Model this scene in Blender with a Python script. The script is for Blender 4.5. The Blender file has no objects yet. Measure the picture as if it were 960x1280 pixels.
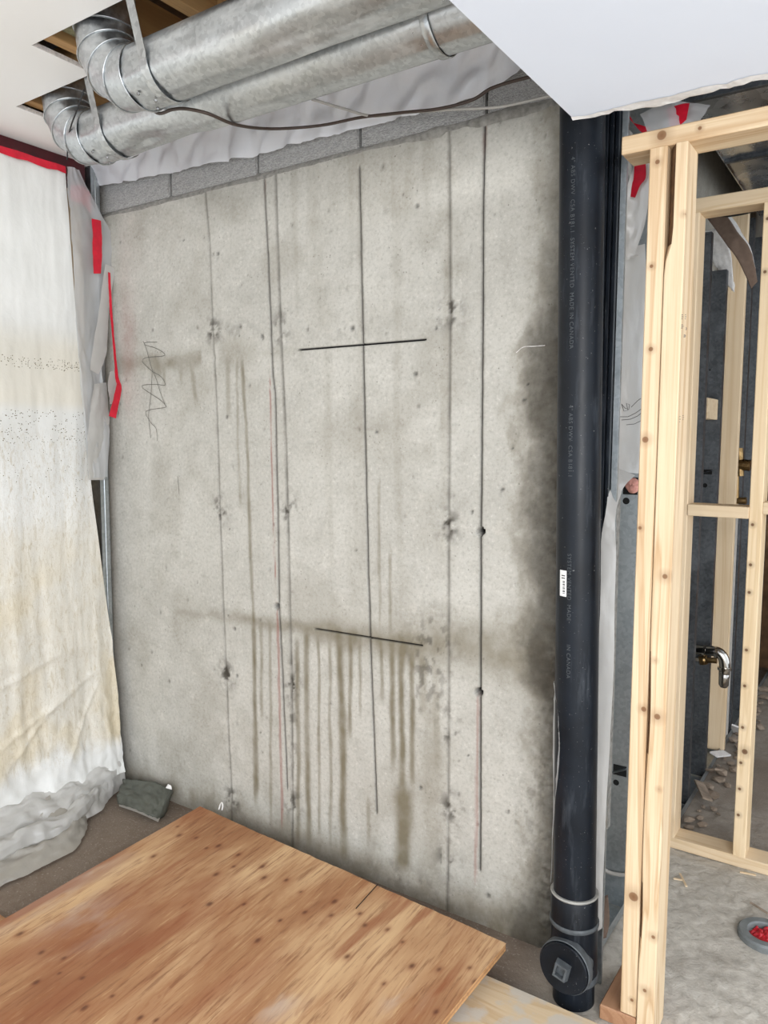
import bpy, bmesh, math, random
import numpy as np
from mathutils import Vector, Matrix

# ------------------------------------------------------------------ camera, world, light
SC = bpy.context.scene
COL = SC.collection
random.seed(7)
FPX = 961.0
YAW, PITCH, ROLL = math.radians(34.25), math.radians(5.44), math.radians(0.19)
CAM = np.array([0.7318, -1.9297, 1.42])
FW = np.array([-math.sin(YAW)*math.cos(PITCH), math.cos(YAW)*math.cos(PITCH), -math.sin(PITCH)])
_rt = np.array([math.cos(YAW), math.sin(YAW), 0.0]); _up = np.cross(_rt, FW)
RT = _rt*math.cos(ROLL) + _up*math.sin(ROLL); UP = -_rt*math.sin(ROLL) + _up*math.cos(ROLL)
cd = bpy.data.cameras.new('camera'); cam = bpy.data.objects.new('camera', cd); COL.objects.link(cam)
cd.sensor_fit = 'HORIZONTAL'; cd.sensor_width = 36.0; cd.lens = FPX/960*36.0
cd.clip_start = 0.02
m3 = Matrix((RT, UP, -FW)).transposed(); cam.matrix_world = Matrix.Translation(CAM) @ m3.to_4x4()
SC.camera = cam

world = bpy.data.worlds.new('daylight'); SC.world = world; world.use_nodes = True
bg = world.node_tree.nodes['Background']; bg.inputs[0].default_value = (0.86, 0.93, 1.0, 1); bg.inputs[1].default_value = 1.05

SC.view_settings.view_transform = 'Standard'; SC.view_settings.look = 'None'
SC.view_settings.gamma = 1.0; SC.view_settings.use_curve_mapping = False
SC.view_settings.exposure = 1.1

ld = bpy.data.lights.new('added_daylight_area', 'AREA'); ld.shape = 'RECTANGLE'; ld.size = 2.0; ld.size_y = 1.5; ld.energy = 62; ld.color = (1.0, 0.98, 0.96)  # added area light for daylight from behind right; its source is unseen
lo = bpy.data.objects.new('added_daylight_area', ld); COL.objects.link(lo)
lo.location = (2.3, -3.6, 1.75); lo.rotation_euler = (math.radians(84), 0, math.radians(38))

def at(px, py, axis, val):
    "point of a world plane (axis = val) that is seen at pixel px, py of the 960 x 1280 photograph"
    d = FW + (px-480)/FPX*RT + (640-py)/FPX*UP
    i = 'xyz'.index(axis)
    return CAM + (val-CAM[i])/d[i]*d

# ------------------------------------------------------------------ material helpers
def hexc(r, g, b):
    f = lambda v: (v/255/12.92 if v/255 <= .04045 else ((v/255+.055)/1.055)**2.4)
    return (f(r), f(g), f(b), 1)

class NT:
    def __init__(s, name):
        s.m = bpy.data.materials.new(name); s.m.use_nodes = True; s.t = s.m.node_tree
        s.b = s.t.nodes['Principled BSDF']; s.out = s.t.nodes['Material Output']
    def n(s, typ, **kw):
        nd = s.t.nodes.new(typ)
        for k, v in kw.items():
            if k in nd.bl_rna.properties: setattr(nd, k, v)
            else: nd.inputs[k.replace('_', ' ')].default_value = v
        return nd
    def l(s, a, b): s.t.links.new(a, b)
    def coord(s, scale=(1, 1, 1), kind='Object', rot=(0, 0, 0)):
        c = s.n('ShaderNodeTexCoord'); mp = s.n('ShaderNodeMapping')
        mp.inputs['Scale'].default_value = scale; mp.inputs['Rotation'].default_value = rot
        s.l(c.outputs[kind], mp.inputs[0]); return mp.outputs[0]
    def noise(s, vec, scale, detail=4, rough=.55, dist=0):
        nd = s.n('ShaderNodeTexNoise'); nd.inputs['Scale'].default_value = scale; nd.inputs['Detail'].default_value = detail
        nd.inputs['Roughness'].default_value = rough; nd.inputs['Distortion'].default_value = dist
        s.l(vec, nd.inputs['Vector']); return nd.outputs['Fac']
    def voro(s, vec, scale, feature='F1', out='Distance'):
        nd = s.n('ShaderNodeTexVoronoi'); nd.feature = feature; nd.inputs['Scale'].default_value = scale
        s.l(vec, nd.inputs['Vector']); return nd.outputs[out]
    def ramp(s, fac, stops, interp='LINEAR'):
        nd = s.n('ShaderNodeValToRGB'); cr = nd.color_ramp; cr.interpolation = interp
        while len(cr.elements) < len(stops): cr.elements.new(.5)
        for e, (p, c) in zip(cr.elements, stops):
            e.position = p; e.color = c if isinstance(c, tuple) else (c, c, c, 1)
        s.l(fac, nd.inputs[0]); return nd.outputs[0]
    def mix(s, fac, a, b, mode='MIX'):
        nd = s.n('ShaderNodeMix', data_type='RGBA', blend_type=mode)
        for sock, v in ((nd.inputs[0], fac), (nd.inputs[6], a), (nd.inputs[7], b)):
            if isinstance(v, (float, int, tuple)): sock.default_value = v
            else: s.l(v, sock)
        return nd.outputs[2]
    def math(s, op, a, b=0.0, clamp=False):
        nd = s.n('ShaderNodeMath', operation=op); nd.use_clamp = clamp
        for sock, v in ((nd.inputs[0], a), (nd.inputs[1], b)):
            if isinstance(v, (float, int)): sock.default_value = v
            else: s.l(v, sock)
        return nd.outputs[0]
    def attr(s, name):
        nd = s.n('ShaderNodeAttribute'); nd.attribute_name = name; return nd.outputs['Fac']
    def bump(s, h, strength=.3, dist=.01):
        nd = s.n('ShaderNodeBump'); nd.inputs['Strength'].default_value = strength; nd.inputs['Distance'].default_value = dist
        s.l(h, nd.inputs['Height']); s.l(nd.outputs[0], s.b.inputs['Normal'])
    def set(s, color=None, rough=None, metal=None, **kw):
        for k, v in (('Base Color', color), ('Roughness', rough), ('Metallic', metal)):
            if v is None: continue
            if isinstance(v, (float, int, tuple)): s.b.inputs[k].default_value = v
            else: s.l(v, s.b.inputs[k])
        return s

def plain(name, rgb, rough=.6, metal=0.0, var=.12, scale=30, bump=.0):
    t = NT(name); c = t.coord(); f = t.noise(c, scale, 4)
    base = hexc(*rgb); dark = tuple(v*(1-var) for v in base[:3])+(1,); lite = tuple(min(1, v*(1+var)) for v in base[:3])+(1,)
    t.set(t.ramp(f, [(.3, dark), (.7, lite)]), rough, metal)
    if bump: t.bump(f, bump, .003)
    return t.m

def wood(name, light, mid, dark, axis='z', ring=9, fine=60, rough=.65, knots=()):
    "lumber: long grain along axis, darker late-wood rings, fine pores, knots"
    t = NT(name)
    st = {'x': (.06, 1, 1), 'y': (1, .06, 1), 'z': (1, 1, .06)}[axis]
    c = t.coord(st); 
    n1 = t.noise(c, ring, 3, .5, .9)
    band = t.math('FRACT', t.math('MULTIPLY', n1, 7.0))
    ringc = t.ramp(band, [(0, 0.0), (.55, .12), (.85, .75), (1, 0.0)])
    n2 = t.noise(t.coord({'x': (.02, 1, 1), 'y': (1, .02, 1), 'z': (1, 1, .02)}[axis]), fine*4, 3)
    big = t.noise(t.coord(), 3.0, 2)
    col = t.mix(t.math('MULTIPLY', ringc, .8), hexc(*light), hexc(*mid))
    col = t.mix(t.math('MULTIPLY', t.ramp(n2, [(.45, 0.0), (.75, 1.0)]), .35), col, hexc(*mid))
    col = t.mix(t.math('MULTIPLY', t.ramp(big, [(.45, 0.0), (.7, 1.0)]), .25), col, hexc(*mid))
    if knots:
        tc = t.n('ShaderNodeTexCoord')
        for (kx, ky, kz, r) in knots:
            sub = t.n('ShaderNodeVectorMath', operation='SUBTRACT'); t.l(tc.outputs['Object'], sub.inputs[0]); sub.inputs[1].default_value = (kx, ky, kz)
            ln = t.n('ShaderNodeVectorMath', operation='LENGTH'); t.l(sub.outputs[0], ln.inputs[0])
            k = t.math('DIVIDE', ln.outputs['Value'], r)
            halo = t.ramp(t.math('MULTIPLY', k, .25), [(0, 1.0), (.22, .9), (.27, .35), (.8, 0.0)])
            col = t.mix(halo, col, hexc(*dark))
    t.set(col, rough); t.bump(t.math('ADD', n2, ringc), .12, .002)
    return t.m

MAT = {}
# ------------------------------------------------------------------ mesh helpers
def mesh_obj(name, verts, faces, mat=None, parent=None, smooth=False, mats=None, fmat=None):
    off = Vector(parent['_base']) if parent is not None and '_base' in parent else Vector((0, 0, 0))
    me = bpy.data.meshes.new(name)
    vv = np.asarray(verts, dtype=float) - np.array(off)
    me.from_pydata(vv.tolist(), [], [tuple(int(i) for i in f) for f in faces])
    if mats:
        for m in mats: me.materials.append(m)
        if fmat is not None: me.polygons.foreach_set('material_index', np.asarray(fmat, dtype=np.int32))
    elif mat: me.materials.append(mat)
    if smooth: me.polygons.foreach_set('use_smooth', np.ones(len(me.polygons), dtype=bool))
    me.update()
    o = bpy.data.objects.new(name, me); COL.objects.link(o)
    if parent is not None:
        o.parent = parent
        o['_base'] = tuple(off)
    return o

def thing(name, label, cat, base=(0, 0, 0), group=None):
    o = bpy.data.objects.new(name, None); COL.objects.link(o); o.location = base
    o.empty_display_size = .05; o['_base'] = tuple(float(v) for v in base)
    o['label'] = label; o['category'] = cat
    if group: o['group'] = group
    return o
def tag(o, label, cat, group=None, kind=None):
    o['label'] = label; o['category'] = cat
    if group: o['group'] = group
    if kind: o['kind'] = kind
    return o
def struct(o, label=None, cat=None):
    o['kind'] = 'structure'
    if label: o['label'] = label
    if cat: o['category'] = cat
    return o

class MB:
    "collects vertices and faces; build() links them as one mesh object"
    def __init__(s): s.v = []; s.f = []
    def add(s, vs, fs):
        k = len(s.v); s.v += [tuple(float(c) for c in v) for v in vs]; s.f += [tuple(k+i for i in f) for f in fs]; return s
    def box(s, lo, hi, bev=0.0):
        bm = bmesh.new(); bmesh.ops.create_cube(bm, size=1)
        for v in bm.verts:
            for i in range(3): v.co[i] = lo[i] + (v.co[i]+.5)*(hi[i]-lo[i])
        if bev: bmesh.ops.bevel(bm, geom=bm.edges[:], offset=bev, segments=1, affect='EDGES')
        bm.verts.index_update(); s.add([v.co[:] for v in bm.verts], [[v.index for v in f.verts] for f in bm.faces]); bm.free(); return s
    def beam(s, a, b, w, h, up=(0, 0, 1), bev=.0):
        a, b = Vector(a), Vector(b); d = (b-a); L = d.length; d.normalize(); r = d.cross(Vector(up)).normalized(); u = r.cross(d)
        m = MB().box((-w/2, 0, -h/2), (w/2, L, h/2), bev)
        s.add([a + r*v[0] + d*v[1] + u*v[2] for v in m.v], m.f); return s
    def tube(s, pts, r, seg=8, cap=True):
        pts = [Vector(p) for p in pts]; n = len(pts); rs = r if hasattr(r, '__len__') else [r]*n
        nrm = None; vs = []; 
        for i, p in enumerate(pts):
            d = (pts[min(i+1, n-1)]-pts[max(i-1, 0)]).normalized()
            if nrm is None: nrm = d.orthogonal().normalized()
            nrm = (nrm - d*nrm.dot(d)).normalized(); bi = d.cross(nrm)
            vs += [p + (nrm*math.cos(2*math.pi*k/seg) + bi*math.sin(2*math.pi*k/seg))*rs[i] for k in range(seg)]
        fs = [(i*seg+k, i*seg+(k+1) % seg, (i+1)*seg+(k+1) % seg, (i+1)*seg+k) for i in range(n-1) for k in range(seg)]
        if cap: fs += [tuple(range(seg))[::-1], tuple((n-1)*seg+k for k in range(seg))]
        s.add(vs, fs); return s
    def lathe(s, prof, origin, axis=(0, 0, 1), seg=32, ref=None):
        "prof: list of (radius, height along axis)"
        a = Vector(axis).normalized(); x = a.orthogonal().normalized() if ref is None else Vector(ref); y = a.cross(x); o = Vector(origin)
        vs = [o + a*h + (x*math.cos(2*math.pi*k/seg) + y*math.sin(2*math.pi*k/seg))*max(r, 1e-5) for r, h in prof for k in range(seg)]
        fs = [(i*seg+k, i*seg+(k+1) % seg, (i+1)*seg+(k+1) % seg, (i+1)*seg+k) for i in range(len(prof)-1) for k in range(seg)]
        s.add(vs, fs); return s
    def prism(s, poly, z0, z1):
        n = len(poly); s.add([(x, y, z0) for x, y in poly]+[(x, y, z1) for x, y in poly],
            [tuple(range(n))[::-1], tuple(range(n, 2*n))]+[(i, (i+1) % n, n+(i+1) % n, n+i) for i in range(n)]); return s
    def build(s, name, mat, parent=None, smooth=False): return mesh_obj(name, s.v, s.f, mat, parent, smooth)

def smooth_by_angle(o, deg=35):
    me = o.data; me.polygons.foreach_set('use_smooth', np.ones(len(me.polygons), dtype=bool))
    me.set_sharp_from_angle(angle=math.radians(deg))
    return o

def curve_pts(pts, n=40):
    "smooth curve (Catmull-Rom) through points"
    P = [np.array(p, float) for p in pts]; P = [2*P[0]-P[1]]+P+[2*P[-1]-P[-2]]; out = []
    k = len(P)-3; per = max(2, n//k)
    for i in range(1, k+1):
        for t in np.linspace(0, 1, per, endpoint=(i == k)):
            a, b, c, d = P[i-1], P[i], P[i+1], P[i+2]
            out.append(.5*((2*b)+(-a+c)*t+(2*a-5*b+4*c-d)*t*t+(-a+3*b-3*c+d)*t**3))
    return out

_rng = np.random.RandomState(3); _TAB = _rng.rand(256, 256)
def vn(x, y):
    x = np.asarray(x, float); y = np.asarray(y, float); xi = np.floor(x).astype(int); yi = np.floor(y).astype(int); fx = x-xi; fy = y-yi
    fx = fx*fx*(3-2*fx); fy = fy*fy*(3-2*fy); T = lambda a, b: _TAB[a % 256, b % 256]
    return (T(xi, yi)*(1-fx)+T(xi+1, yi)*fx)*(1-fy)+(T(xi, yi+1)*(1-fx)+T(xi+1, yi+1)*fx)*fy
def fbm(x, y, o=4):
    s = 0; a = 1; t = 0
    for k in range(o): s = s+a*vn(x*2**k+17.3*k, y*2**k+9.1*k); t += a; a *= .5
    return s/t
def sst(a, b, v): t = np.clip((v-a)/(b-a), 0, 1); return t*t*(3-2*t)

def grid_faces(nr, nc):
    i = np.arange(nr-1)[:, None]*nc + np.arange(nc-1)[None, :]
    return np.stack([i, i+1, i+nc+1, i+nc], -1).reshape(-1, 4)
def fast_grid(name, X, Y, Z, mat, parent=None, attrs=None, smooth=True, flip=False):
    nr, nc = X.shape; V = np.stack([X, Y, Z], -1).reshape(-1, 3); F = grid_faces(nr, nc)
    if flip: F = F[:, ::-1]
    off = np.array(parent['_base']) if parent is not None and '_base' in parent else np.zeros(3)
    me = bpy.data.meshes.new(name); me.vertices.add(len(V)); me.vertices.foreach_set('co', (V-off).ravel())
    me.loops.add(F.size); me.loops.foreach_set('vertex_index', F.ravel().astype(np.int32))
    me.polygons.add(len(F)); me.polygons.foreach_set('loop_start', np.arange(0, F.size, 4, dtype=np.int32))
    me.update(calc_edges=True); me.validate()
    if smooth: me.polygons.foreach_set('use_smooth', np.ones(len(F), dtype=bool))
    for k, v in (attrs or {}).items():
        a = me.attributes.new(k, 'FLOAT', 'POINT'); a.data.foreach_set('value', np.asarray(v, dtype=np.float32).ravel())
    me.materials.append(mat)
    o = bpy.data.objects.new(name, me); COL.objects.link(o)
    if parent is not None: o.parent = parent; o['_base'] = tuple(off)
    return o

# ------------------------------------------------------------------ materials
def mk_concrete():
    t = NT('poured_concrete'); c = t.coord()
    a = t.noise(c, 2.2, 5, .6); b = t.noise(c, 14, 6, .65); fine = t.noise(c, 90, 4, .7)
    col = t.ramp(a, [(.3, hexc(174, 171, 163)), (.5, hexc(184, 181, 173)), (.7, hexc(194, 191, 183))])
    col = t.mix(t.math('MULTIPLY', t.ramp(b, [(.5, 0.0), (.72, 1.0)]), .4), col, hexc(150, 146, 137))
    col = t.mix(t.math('MULTIPLY', t.ramp(b, [(.28, 1.0), (.42, 0.0)]), .4), col, hexc(216, 212, 203))
    col = t.mix(t.math('MULTIPLY', t.ramp(fine, [(.5, 0.0), (.7, 1.0)]), .42), col, hexc(132, 128, 119))
    col = t.mix(t.math('MULTIPLY', t.ramp(fine, [(.3, 1.0), (.42, 0.0)]), .4), col, hexc(224, 221, 213))
    v = t.voro(c, 55); sel = t.noise(c, 9, 2)
    pits = t.math('MULTIPLY', t.ramp(v, [(.05, 1.0), (.16, 0.0)]), t.ramp(sel, [(.52, 0.0), (.6, 1.0)]))
    col = t.mix(t.math('MULTIPLY', pits, .6), col, hexc(98, 93, 85))
    d = t.math('MULTIPLY', t.attr('damp'), t.math('ADD', .75, t.math('MULTIPLY', b, .5)), True)
    col = t.mix(d, col, hexc(118, 110, 92))
    k = t.math('MULTIPLY', t.attr('grime'), t.math('ADD', .6, t.math('MULTIPLY', b, .8)), True)
    col = t.mix(k, col, hexc(66, 61, 54))
    col = t.mix(t.attr('red'), col, hexc(138, 74, 66))
    col = t.mix(t.attr('slot'), col, hexc(22, 21, 22))
    t.set(col, .88); t.b.inputs['Specular IOR Level'].default_value = .25
    h = t.math('ADD', t.math('MULTIPLY', b, .5), t.math('SUBTRACT', t.math('MULTIPLY', fine, .35), pits))
    t.bump(h, .28, .004); return t.m
MAT['concrete'] = mk_concrete()

def mk_block():
    t = NT('concrete_block'); c = t.coord(); b = t.noise(c, 55, 5, .8); v = t.voro(c, 70); a = t.noise(c, 5, 3)
    col = t.ramp(b, [(.3, hexc(126, 125, 124)), (.5, hexc(176, 175, 173)), (.72, hexc(212, 211, 208))])
    col = t.mix(t.math('MULTIPLY', a, .25), col, hexc(106, 104, 101))
    t.set(col, .95); t.bump(t.math('ADD', b, v), .6, .004); return t.m
MAT['block'] = mk_block()
MAT['mortar'] = plain('mortar', (140, 137, 131), .95, 0, .3, 60, .6)

def mk_floor():
    t = NT('slab_concrete'); c = t.coord(); a = t.noise(c, 1.6, 5, .6); b = t.noise(c, 26, 6, .7, .6); f = t.noise(c, 140, 3)
    col = t.ramp(b, [(.3, hexc(160, 153, 142)), (.5, hexc(186, 179, 168)), (.72, hexc(206, 200, 189))])
    col = t.mix(t.math('MULTIPLY', t.ramp(a, [(.45, 0.0), (.65, 1.0)]), .3), col, hexc(138, 130, 117))
    col = t.mix(t.math('MULTIPLY', t.attr('dirt_shade'), t.math('ADD', .7, t.math('MULTIPLY', b, .5)), True), col, hexc(116, 100, 86))
    col = t.mix(t.attr('wet'), col, hexc(70, 50, 38))
    col = t.mix(t.math('MULTIPLY', t.ramp(f, [(.6, 0.0), (.75, 1.0)]), .35), col, hexc(214, 208, 196))
    rough = t.ramp(t.attr('wet'), [(0, .9), (1, .35)])
    t.set(col, rough); t.bump(t.math('ADD', b, t.math('MULTIPLY', f, .3)), .55, .008); return t.m
MAT['floor'] = mk_floor()

def mk_drywall():
    t = NT('primed_drywall'); c = t.coord(); f = t.noise(c, 2, 3)
    t.set(t.ramp(f, [(.3, hexc(232, 238, 250)), (.7, hexc(236, 242, 253))]), .8); t.bump(t.noise(c, 250, 2), .05, .001); return t.m
MAT['drywall'] = mk_drywall()
MAT['drywall_plain'] = plain('skimmed_drywall', (246, 244, 241), .85, 0, .015, 3)
MAT['gypsum'] = plain('gypsum_core', (205, 200, 196), .95, 0, .25, 120, .5)
MAT['paper'] = plain('torn_paper', (222, 219, 216), .9, 0, .1, 80, .3)
MAT['kraft'] = plain('brown_paper_face', (118, 100, 88), .9, 0, .12, 60, .2)

def mk_galv(name, lo, hi, rough, scale=45, dust=.0):
    t = NT(name); c = t.coord(); v = t.voro(c, scale, 'F1', 'Color'); n = t.noise(c, 9, 5, .65); s = t.n('ShaderNodeSeparateColor'); t.l(v, s.inputs[0])
    f = t.math('ADD', t.math('MULTIPLY', s.outputs[0], .35), t.math('MULTIPLY', n, .65))
    col = t.ramp(f, [(.25, hexc(*lo)), (.75, hexc(*hi))])
    rg = t.ramp(n, [(.3, rough-.08), (.7, rough+.14)])
    if dust:
        dm = t.ramp(t.noise(t.coord((1, 4, 4)), 5, 6, .7), [(.5, 0.0), (.66, dust)])
        col = t.mix(dm, col, hexc(216, 218, 218)); t.l(t.math('SUBTRACT', 1.0, t.math('MULTIPLY', dm, .6)), t.b.inputs['Metallic'])
    t.set(col, rg)
    if not dust: t.set(metal=1.0)
    t.bump(n, .05, .004); return t.m
MAT['galv'] = mk_galv('galvanized_sheet', (172, 176, 179), (206, 210, 212), .34, 110, .55)
MAT['galv_strap'] = mk_galv('galvanized_strap', (165, 168, 170), (214, 217, 218), .35, 80)
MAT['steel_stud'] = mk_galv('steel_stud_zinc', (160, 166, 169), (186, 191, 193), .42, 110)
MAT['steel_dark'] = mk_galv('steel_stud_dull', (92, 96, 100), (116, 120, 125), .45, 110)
MAT['foil'] = mk_galv('trunk_duct_metal', (140, 144, 148), (216, 218, 220), .24, 6)
MAT['chrome'] = mk_galv('chromed_brass', (150, 146, 140), (222, 218, 212), .12, 20)
MAT['brass'] = mk_galv('brass', (116, 94, 62), (164, 138, 98), .3, 30)

def mk_abs():
    t = NT('black_drain_plastic'); c = t.coord(); n = t.noise(t.coord((1, 1, .15)), 26, 5, .7); s = t.noise(c, 160, 3, .7); b = t.noise(c, 6, 4)
    col = t.ramp(b, [(.35, hexc(10, 14, 20)), (.7, hexc(24, 30, 38))])
    col = t.mix(t.math('MULTIPLY', t.ramp(n, [(.56, 0.0), (.74, 1.0)]), .3), col, hexc(92, 98, 105))
    col = t.mix(t.math('MULTIPLY', t.ramp(s, [(.68, 0.0), (.73, 1.0)]), .5), col, hexc(170, 170, 168))
    t.set(col, t.ramp(n, [(.3, .3), (.7, .5)])); t.b.inputs['Specular IOR Level'].default_value = .24; t.bump(n, .06, .002); return t.m
MAT['abs'] = mk_abs()
MAT['abs_grey'] = plain('dusty_plastic', (72, 76, 79), .6, 0, .3, 50)
MAT['glue'] = plain('solvent_cement_smear', (148, 146, 140), .5, 0, .2, 60)
MAT['print'] = plain('pipe_print', (66, 70, 73), .7)
MAT['sticker'] = plain('sticker_white', (226, 226, 224), .5, 0, .04)
MAT['ink'] = plain('black_ink', (38, 38, 40), .7)
MAT['ink_grey'] = plain('grey_ink', (92, 90, 88), .7)
MAT['pencil'] = plain('pencil_mark', (104, 101, 95), .8)

def mk_poly(name, rgb, alpha, rough=.35, streak=False, trans=.3):
    "plastic film: diffuse/translucent/glossy with a share of see-through"
    t = NT(name); t.t.nodes.remove(t.b)
    d = t.n('ShaderNodeBsdfDiffuse'); tr = t.n('ShaderNodeBsdfTranslucent'); g = t.n('ShaderNodeBsdfGlossy'); tp = t.n('ShaderNodeBsdfTransparent')
    g.inputs['Roughness'].default_value = rough
    c = t.coord(); n = t.noise(c, 7, 4)
    col = t.ramp(n, [(.3, tuple(v*.92 for v in hexc(*rgb)[:3])+(1,)), (.7, hexc(*rgb))])
    for x in (d, tr): t.l(col, x.inputs[0])
    bp = t.n('ShaderNodeBump'); bp.inputs['Strength'].default_value = .35; bp.inputs['Distance'].default_value = .006
    t.l(t.noise(t.coord((1, 1, .4)), 22, 4, .6), bp.inputs['Height'])
    for x in (d, tr, g): t.l(bp.outputs[0], x.inputs['Normal'])
    m1 = t.n('ShaderNodeMixShader'); m1.inputs[0].default_value = trans; t.l(d.outputs[0], m1.inputs[1]); t.l(tr.outputs[0], m1.inputs[2])
    m2 = t.n('ShaderNodeMixShader'); m2.inputs[0].default_value = .12; t.l(m1.outputs[0], m2.inputs[1]); t.l(g.outputs[0], m2.inputs[2])
    m3_ = t.n('ShaderNodeMixShader'); m3_.inputs[0].default_value = alpha; t.l(tp.outputs[0], m3_.inputs[1]); t.l(m2.outputs[0], m3_.inputs[2])
    t.l(m3_.outputs[0], t.out.inputs[0]); return t.m
MAT['poly_clear'] = mk_poly('clear_plastic_film', (228, 230, 232), .66, .3)
MAT['poly_milky'] = mk_poly('milky_plastic_film', (224, 222, 218), .85, .35)
MAT['poly_white'] = mk_poly('white_film', (244, 245, 250), .97, .4)
MAT['poly_greybrown'] = mk_poly('grey_film', (190, 184, 174), .93, .4)
MAT['tape_red'] = plain('red_sheathing_tape', (200, 22, 48), .35, 0, .15, 40, .2)
MAT['tape_dark'] = plain('dark_red_tape', (66, 8, 18), .4, 0, .3, 20, .2)

def mk_curtain():
    t = NT('fogged_plastic_curtain'); c = t.coord(); st = t.coord((1, 1, .3)); s1 = t.noise(st, 75, 6, .8, .8); s2 = t.noise(c, 180, 3, .7); n = t.noise(c, 3, 4)
    col = t.ramp(n, [(.3, hexc(214, 214, 210)), (.7, hexc(232, 232, 229))])
    y = t.attr('cream'); col = t.mix(t.math('MULTIPLY', y, t.math('ADD', .35, t.math('MULTIPLY', n, .8)), True), col, hexc(214, 201, 172))
    w = t.attr('wetness')
    col = t.mix(t.math('MULTIPLY', w, t.math('MULTIPLY', t.ramp(s1, [(.5, 0.0), (.66, 1.0)]), .55)), col, hexc(176, 160, 128))
    col = t.mix(t.math('MULTIPLY', w, t.math('MULTIPLY', t.ramp(s1, [(.3, 1.0), (.42, 0.0)]), .7)), col, hexc(243, 242, 238))
    col = t.mix(t.math('MULTIPLY', w, t.math('MULTIPLY', t.ramp(s2, [(.6, 0.0), (.7, 1.0)]), .5)), col, hexc(160, 148, 122))
    t.set(col, .32); t.b.inputs['Specular IOR Level'].default_value = .5
    t.bump(t.math('ADD', t.math('MULTIPLY', t.math('MULTIPLY', s1, w), .8), t.math('MULTIPLY', t.noise(c, 16, 5, .6, .5), .9)), .35, .006); return t.m
MAT['curtain'] = mk_curtain()
MAT['droplet'] = plain('dark_condensation_drop', (104, 92, 66), .2)

PINE = dict(light=(220, 198, 165), mid=(174, 134, 90), dark=(120, 82, 50))
MAT['pine_z'] = wood('pine_upright', axis='z', **PINE)
MAT['pine_x'] = wood('pine_lengthwise', axis='x', **PINE)
MAT['pine_far_z'] = wood('pine_upright_dull', (226, 204, 172), (204, 174, 134), (112, 78, 48), 'z')
MAT['pine_far_x'] = wood('pine_lengthwise_dull', (222, 200, 168), (200, 170, 130), (112, 78, 48), 'x')
MAT['bark'] = plain('bark', (104, 74, 46), .95, 0, .4, 50, .8)
MAT['joist'] = wood('joist_lumber', (190, 150, 100), (160, 118, 72), (90, 60, 36), 'y')
MAT['deck'] = plain('osb_deck', (112, 84, 58), .9, 0, .35, 18, .3)
MAT['oldwood'] = wood('stained_lumber', (170, 128, 90), (140, 98, 62), (80, 50, 30), 'x')
MAT['sole'] = wood('red_brown_lumber', (172, 130, 98), (140, 96, 66), (80, 50, 30), 'y')
MAT['pink'] = plain('pink_insulation', (196, 140, 128), .95, 0, .35, 60, .9)
MAT['greenwool'] = plain('mineral_wool', (140, 138, 108), .95, 0, .35, 60, .9)
MAT['rubble'] = plain('rubble', (150, 134, 118), .95, 0, .35, 30, .6)
MAT['cable_dark'] = plain('brown_cable', (62, 48, 40), .5)
MAT['cable_grey'] = plain('grey_cable', (168, 164, 158), .5)
MAT['black'] = plain('black_rubber', (24, 24, 26), .5)
MAT['screw'] = plain('screw_head', (150, 150, 150), .35, 1.0)
MAT['hole'] = plain('dark_hole', (12, 12, 12), .95)
MAT['flange'] = plain('grey_pvc_flange', (112, 116, 116), .55, 0, .2, 40, .2)
MAT['redbag'] = plain('red_plastic_bag', (176, 28, 40), .3, 0, .3, 30, .2)
MAT['scrap'] = plain('grey_membrane', (84, 86, 78), .6, 0, .2, 20, .3)

def mk_ply():
    t = NT('weathered_plywood'); c = t.coord((1, .055, 1)); c2 = t.coord((1, .03, 1))
    n1 = t.noise(c, 11, 5, .6, 1.2); n2 = t.noise(c2, 90, 4, .7); big = t.noise(t.coord((1, .35, 1)), 3.2, 4, .6, .8)
    band = t.math('FRACT', t.math('MULTIPLY', n1, 6.0))
    col = t.ramp(big, [(.3, hexc(140, 93, 60)), (.48, hexc(170, 126, 88)), (.66, hexc(206, 170, 128))])
    col = t.mix(t.math('MULTIPLY', t.ramp(band, [(0, 0.0), (.6, .1), (.9, 1.0), (1, 0.0)]), .4), col, hexc(142, 86, 48))
    col = t.mix(t.math('MULTIPLY', t.ramp(n2, [(.53, 0.0), (.66, 1.0)]), .6), col, hexc(116, 70, 42))
    col = t.mix(t.math('MULTIPLY', t.ramp(n2, [(.3, 1.0), (.42, 0.0)]), .35), col, hexc(224, 190, 142))
    col = t.mix(t.math('MULTIPLY', t.attr('pale'), .55), col, hexc(196, 180, 166))
    col = t.mix(t.math('MULTIPLY', t.attr('stain'), .85), col, hexc(138, 76, 44))
    col = t.mix(t.attr('knot'), col, hexc(86, 48, 28))
    t.set(col, .7); t.bump(t.math('ADD', n2, t.math('MULTIPLY', band, .3)), .3, .002); return t.m
MAT['ply'] = mk_ply()
MAT['ply_edge'] = wood('plywood_edge', (196, 152, 104), (150, 104, 64), (80, 50, 30), 'x')

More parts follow.
